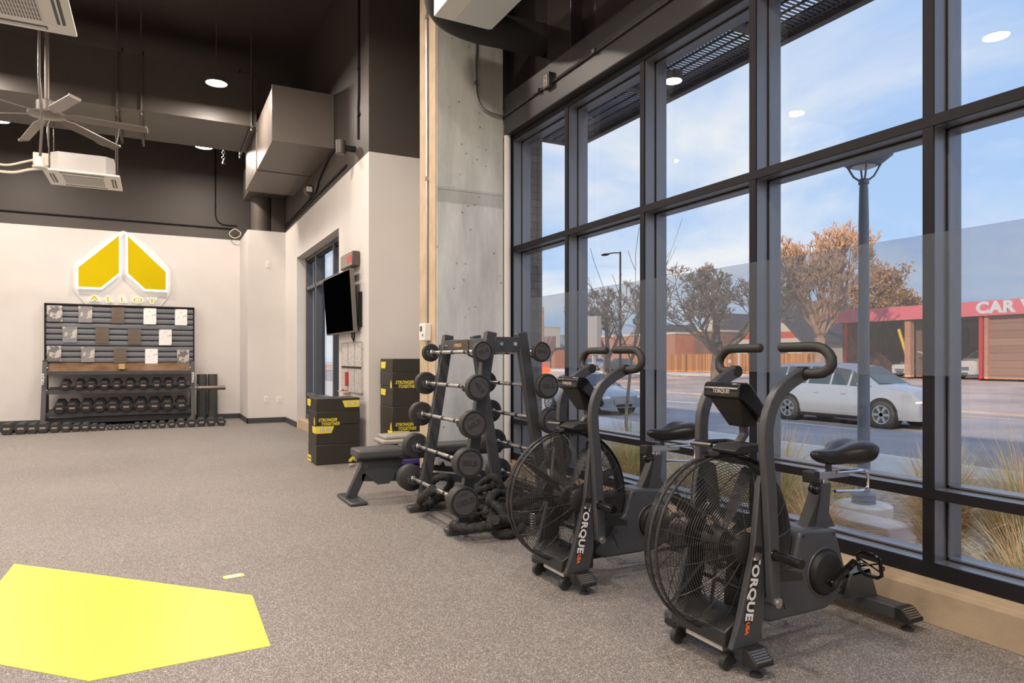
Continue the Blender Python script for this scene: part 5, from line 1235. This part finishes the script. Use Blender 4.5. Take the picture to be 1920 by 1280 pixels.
m = MB(); m.bx(-.1,.35,11.7,12.15,0,4.2); m.build('brick_pillar', BRL, t, smooth=False)
m = MB(); m.bx(-.05,.2,6.35,6.6,0,4.28); m.build('pale_pillar', BRL, t, smooth=False)
for y in (17.1, 6.8):
    m = MB(); m.bx(-.12,.10,y-.11,y+.11,0,4.28); m.build('red_post', REDP, t)
m = MB(); m.tube([(.2,12.8,3.6),(.1,12.3,2.2),(.1,12.1,1.6)], .12, 8); m.build('vacuum_hose', mat('hose_yellow', (.75,.48,.03), .5), t)
m = MB(); m.tube([(.3,11.4,1.9),(.2,11.0,1.8),(.1,10.7,1.2),(.1,10.7,.2)], .05, 6); m.build('hose', M['cream_cable'], t)
m = MB(); m.lathe([(0,-.12),(.35,-.12),(.38,0),(.35,.12),(0,.12)], (.5,10.3,3.0), 'x', 20); m.build('hose_reel', mat('reel_tan', (.30,.26,.16), .6), t)
t = thing('storefront_building', 'pale building glimpsed through the right car wash bay', 'building', (74,24,-.1)); m = MB(); m.bx(0,6,-3,16,0,2.6); m.build('wall', M['cream'], t); m = MB(); m.bx(-.1,6,-3,16,2.6,3.8); m.build('upper_wall', BRL, t, smooth=False)
# --- fence
def plank_mat():
    m = mat('fence_planks', (.5,.24,.09), .8); nt = m.node_tree; N = nt.nodes; L = nt.links; p = N['Principled BSDF']
    tc = N.new('ShaderNodeTexCoord'); mp = N.new('ShaderNodeMapping'); mp.inputs['Scale'].default_value = (0,5.5,.05)
    n = N.new('ShaderNodeTexWhiteNoise'); n.noise_dimensions = '1D'; sx = N.new('ShaderNodeSeparateXYZ'); fl_ = N.new('ShaderNodeMath'); fl_.operation = 'FLOOR'
    L.new(tc.outputs['Object'], mp.inputs[0]); L.new(mp.outputs[0], sx.inputs[0]); L.new(sx.outputs[1], fl_.inputs[0]); L.new(fl_.outputs[0], n.inputs['W'])
    r = N.new('ShaderNodeValToRGB'); r.color_ramp.elements[0].color = (.36,.12,.035,1); r.color_ramp.elements[1].color = (.74,.33,.09,1)
    L.new(n.outputs['Value'], r.inputs['Fac']); L.new(r.outputs['Color'], p.inputs['Base Color']); return m
PK = plank_mat()
t = thing('wooden_fence', 'sunlit orange wooden plank fence across the street', 'fence', (50,50,-.16))
m = MB()
y = -11.6
while y < 17: m.bx(0,.05,y,y+.165,0,1.85+.03*math.sin(y*7)); y += .18
m.build('planks', PK, t, smooth=False)
m = MB(); m.bx(.05,.12,-11.6,17,.4,.5); m.bx(.05,.12,-11.6,17,1.4,1.5); m.build('fence_rail', PK, t)
for y in (-1.3, 2.0):
    m = MB(); m.bx(-.1,.1,y-.1,y+.1,0,2.5); m.build('white_gate_post', M['paper'], t)
for y, z in ((10.4,1.45),(-.05,.95)):
    m = MB(); m.bx(-.04,-.01,y-.2,y+.2,z,z+.32); m.build('white_notice', M['paper'], t)
# --- houses and buildings
def gable_house(loc, w, dp, he, ha, mw, mr, label, stripes=None, over=.5):
    t = thing('house', label, 'house', loc); m = MB(); m.prism([(-w/2,0),(w/2,0),(w/2,he),(0,ha),(-w/2,he)], 'x', 0, dp); m.build('wall', mw, t)
    m = MB()
    for s in (-1,1):
        sl = (ha-he)/(w/2); m.prism([(0,ha+.05),(s*(w/2+over),he-sl*over+.05),(s*(w/2+over),he-sl*over+.25),(0,ha+.28)], 'x', -.5, dp+.3)
    m.build('roof', mr, t)
    if stripes:
        for z0, z1 in stripes:
            k = lambda z: (ha-z)/(ha-he)*w/2 if z > he else w/2
            m = MB(); m.prism([(-k(z0),z0),(k(z0),z0),(k(z1),z1),(-k(z1),z1)], 'x', -.04, 0); m.build('red_band', mat('band_red', (.62,.09,.05), .6), t)
    for y in (-w*.25, w*.25):
        m = MB(); m.bx(-.03,.0,y-.5,y+.5,1.0,2.3); m.build('window', M['car_glass'], t)
    return t
DR = mat('dark_shingle', (.085,.08,.09), .8, noise=.15, scale=2); CW = mat('cream_wall', (.62,.55,.45), .8); GW = mat('pale_green_wall', (.42,.44,.40), .8); TW = mat('tan_wall', (.40,.30,.22), .85)
gable_house((62,56.2,-.1), 9.5, 14, 3.4, 7.9, CW, DR, 'white and red gabled house with a dark roof behind the fence', [(3.6,4.3),(5.3,5.9)])
gable_house((79,83,-.1), 9, 14, 3.2, 8.4, CW, DR, 'dark pointed roof house behind the bare tree and fence')
gable_house((96,100,-.1), 12, 14, 3.6, 7.8, TW, DR, 'house with a tall dark roof beside the small evergreen')
gable_house((100,126,-.1), 13, 14, 3.6, 9.0, CW, DR, 'far dark roofed house behind the street light')
def block(loc, dx, dy, h, m_, label, roofm=None, win_=None, name='building'):
    t = thing(name, label, 'building', loc); m = MB(); m.bx(0,dx,-dy/2,dy/2,0,h); m.build('wall', m_, t, smooth=False)
    m = MB(); m.bx(-.1,dx+.1,-dy/2-.1,dy/2+.1,h,h+.25); m.build('roof_edge', roofm or M['cream'], t)
    for y in (win_ or []):
        m = MB(); m.bx(-.04,0,y-.8,y+.8,.9,2.3); m.build('window', M['car_glass'], t)
    return t
OB = brick('orange_brick', srgb(214,134,100), srgb(200,118,86), srgb(186,132,108), 1.0, .9, (R(90),0,R(90)), .30, .02)
block((55,71.5,-.15), 8, 15.5, 4.3, OB, 'low orange brick building behind the bare tree at left')
block((58,62.8,-.15), 8, 1.3, 4.6, BR, 'narrow dark brick building end beside the fence')
block((67.5,71,-.15), 8, 17, 4.2, TW, 'long tan building behind the wooden fence', DR)
shop = block((54,95,-.15), 8, 10, 2.8, OB, 'small brick shop with brown awning roof at the far left', DR, [-3,-.6,2.2])
m = MB(); m.prism([(-1.5,2.5),(.2,2.5),(.2,4.8),(-.3,4.8)], 'y', -5, 3.2); m.build('awning_roof', mat('awning_brown', (.26,.16,.13), .8), shop)
block((85,160,-.05), 10, 9, 9.5, CW, 'cream building in the distance at the far left')
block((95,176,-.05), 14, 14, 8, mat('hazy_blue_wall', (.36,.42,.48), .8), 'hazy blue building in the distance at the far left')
t = thing('gray_upright', 'blank gray upright panel at the far left side of the street', 'sign', (30.0,G(1109,30).y,-.6)); m = MB(); m.bx(0,.4,-.75,.75,2.1,5.1); m.build('panel', mat('upright_gray', (.45,.41,.38), .7), t); m = MB(); m.bx(.1,.3,-.1,.1,0,2.1); m.build('post', M['paper'], t)  # plain gray panel standing on a post
# far hills
m = MB(); rng = random.Random(2); pts = []
for k in range(60):
    y = 300+k*60; pts.append((y, 95+22*math.sin(k*.5)+16*math.sin(k*1.31+1)+rng.uniform(-4,4)))
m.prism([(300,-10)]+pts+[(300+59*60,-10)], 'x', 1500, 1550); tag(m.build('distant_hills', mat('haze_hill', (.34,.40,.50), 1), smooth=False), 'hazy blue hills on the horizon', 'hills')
# poles and signs
p = G(1163,36); t = thing('street_light', 'tall thin dark street light beyond the street', 'street light', tuple(p))
m = MB(); m.cyl((0,0,0),(0,0,11.0), .12, .075, 12); m.build('pole', M['frame_dark'], t)
m = MB(); m.tube([(0,0,10.9),(-.3,.5,10.95),(-.7,1.1,10.9)], .05, 6); m.ell((-.75,1.2,10.85),(.3,.5,.1)); m.build('lamp_arm', M['frame_dark'], t)
p = G(1018,52); t = thing('utility_pole', 'wooden utility pole with crossarm at the far left', 'utility pole', tuple(p))
m = MB(); m.cyl((0,0,0),(0,0,9.2), .18, .13, 10); m.build('pole', BK2, t); m = MB(); m.ribbon([(-.6,-1.0,8.5),(.6,1.0,8.5)], (0,0,1), .14, .12); m.build('crossarm', BK2, t)
p = G(1020,26.6); t = thing('road_work_sign', 'orange diamond road sign behind the barbell rack', 'road sign', tuple(p))
m = MB(); m.prism([(0,.35),(.64,.99),(0,1.63),(-.64,.99)], 'x', -.02, 0, Matrix.Rotation(R(30),4,'Z')); m.build('sign_panel', mat('sign_orange', (.80,.10,.025), .5), t); m = MB(); m.cyl((.03,0,0),(.03,0,1.5), .03, n=8); m.build('stand', M['frame_dark'], t)
p = at(1018,700,X=25.0)
# ================================================================== sky, sun, camera
W = bpy.data.worlds.new('sky'); bpy.context.scene.world = W; W.use_nodes = True; nt = W.node_tree; N = nt.nodes; L = nt.links
for n in list(N): N.remove(n)
o = N.new('ShaderNodeOutputWorld'); bg = N.new('ShaderNodeBackground'); tc = N.new('ShaderNodeTexCoord'); sp = N.new('ShaderNodeSeparateXYZ')
L.new(tc.outputs['Generated'], sp.inputs[0])
gr = N.new('ShaderNodeValToRGB'); e = gr.color_ramp.elements; e[0].position = 0; e[0].color = (.66,.80,.95,1); e[1].position = .6; e[1].color = (.36,.53,.88,1)
a = e.new(.12); a.color = (.47,.65,.93,1); L.new(sp.outputs[2], gr.inputs['Fac'])
dv = N.new('ShaderNodeVectorMath'); dv.operation = 'DIVIDE'; ad = N.new('ShaderNodeMath'); ad.operation = 'ADD'; ad.inputs[1].default_value = .22; L.new(sp.outputs[2], ad.inputs[0])
cb = N.new('ShaderNodeCombineXYZ')
for i in range(3): L.new(ad.outputs[0], cb.inputs[i])
L.new(tc.outputs['Generated'], dv.inputs[0]); L.new(cb.outputs[0], dv.inputs[1])
mp = N.new('ShaderNodeMapping'); mp.inputs['Scale'].default_value = (1.0,1.0,.4); mp.inputs['Location'].default_value = (3.1,1.7,0); mp.inputs['Rotation'].default_value = (0,0,R(30)); L.new(dv.outputs[0], mp.inputs[0])
ns = N.new('ShaderNodeTexNoise'); ns.inputs['Scale'].default_value = .95; ns.inputs['Detail'].default_value = 9; ns.inputs['Roughness'].default_value = .55; ns.inputs['Distortion'].default_value = .5; L.new(mp.outputs[0], ns.inputs['Vector'])
cr = N.new('ShaderNodeValToRGB'); cr.color_ramp.elements[0].position = .41; cr.color_ramp.elements[0].color = (0,0,0,1); cr.color_ramp.elements[1].position = .62; cr.color_ramp.elements[1].color = (.92,.92,.92,1); L.new(ns.outputs['Fac'], cr.inputs['Fac'])
mx = N.new('ShaderNodeMix'); mx.data_type = 'RGBA'; L.new(cr.outputs['Color'], mx.inputs[0]); L.new(gr.outputs['Color'], mx.inputs[6]); mx.inputs[7].default_value = (.93,.92,.92,1)
L.new(mx.outputs[2], bg.inputs[0]); bg.inputs[1].default_value = .76; L.new(bg.outputs[0], o.inputs[0])
s = bpy.data.lights.new('sun', 'SUN'); s.energy = 3.8; s.angle = R(1.0); s.color = (1,.78,.56); so = bpy.data.objects.new('sun', s); C.objects.link(so)
so.rotation_euler = Vector((.80,.42,-.40)).to_track_quat('-Z','Y').to_euler()
cam = bpy.data.cameras.new('camera'); co = bpy.data.objects.new('camera', cam); C.objects.link(co)
cam.sensor_width = 36; cam.lens = FX/1920*36; cam.shift_y = (HOR-640)/1920; cam.clip_end = 5000; cam.clip_start = .05
co.location = (0,0,CAMZ); co.rotation_euler = (R(90), 0, -YAW)
sc = bpy.context.scene; sc.camera = co
print("LONGLABELS", LONG)
sc.view_settings.view_transform = 'Standard'; sc.view_settings.look = 'None'; sc.view_settings.exposure = .5; sc.view_settings.gamma = 1; sc.view_settings.use_curve_mapping = False
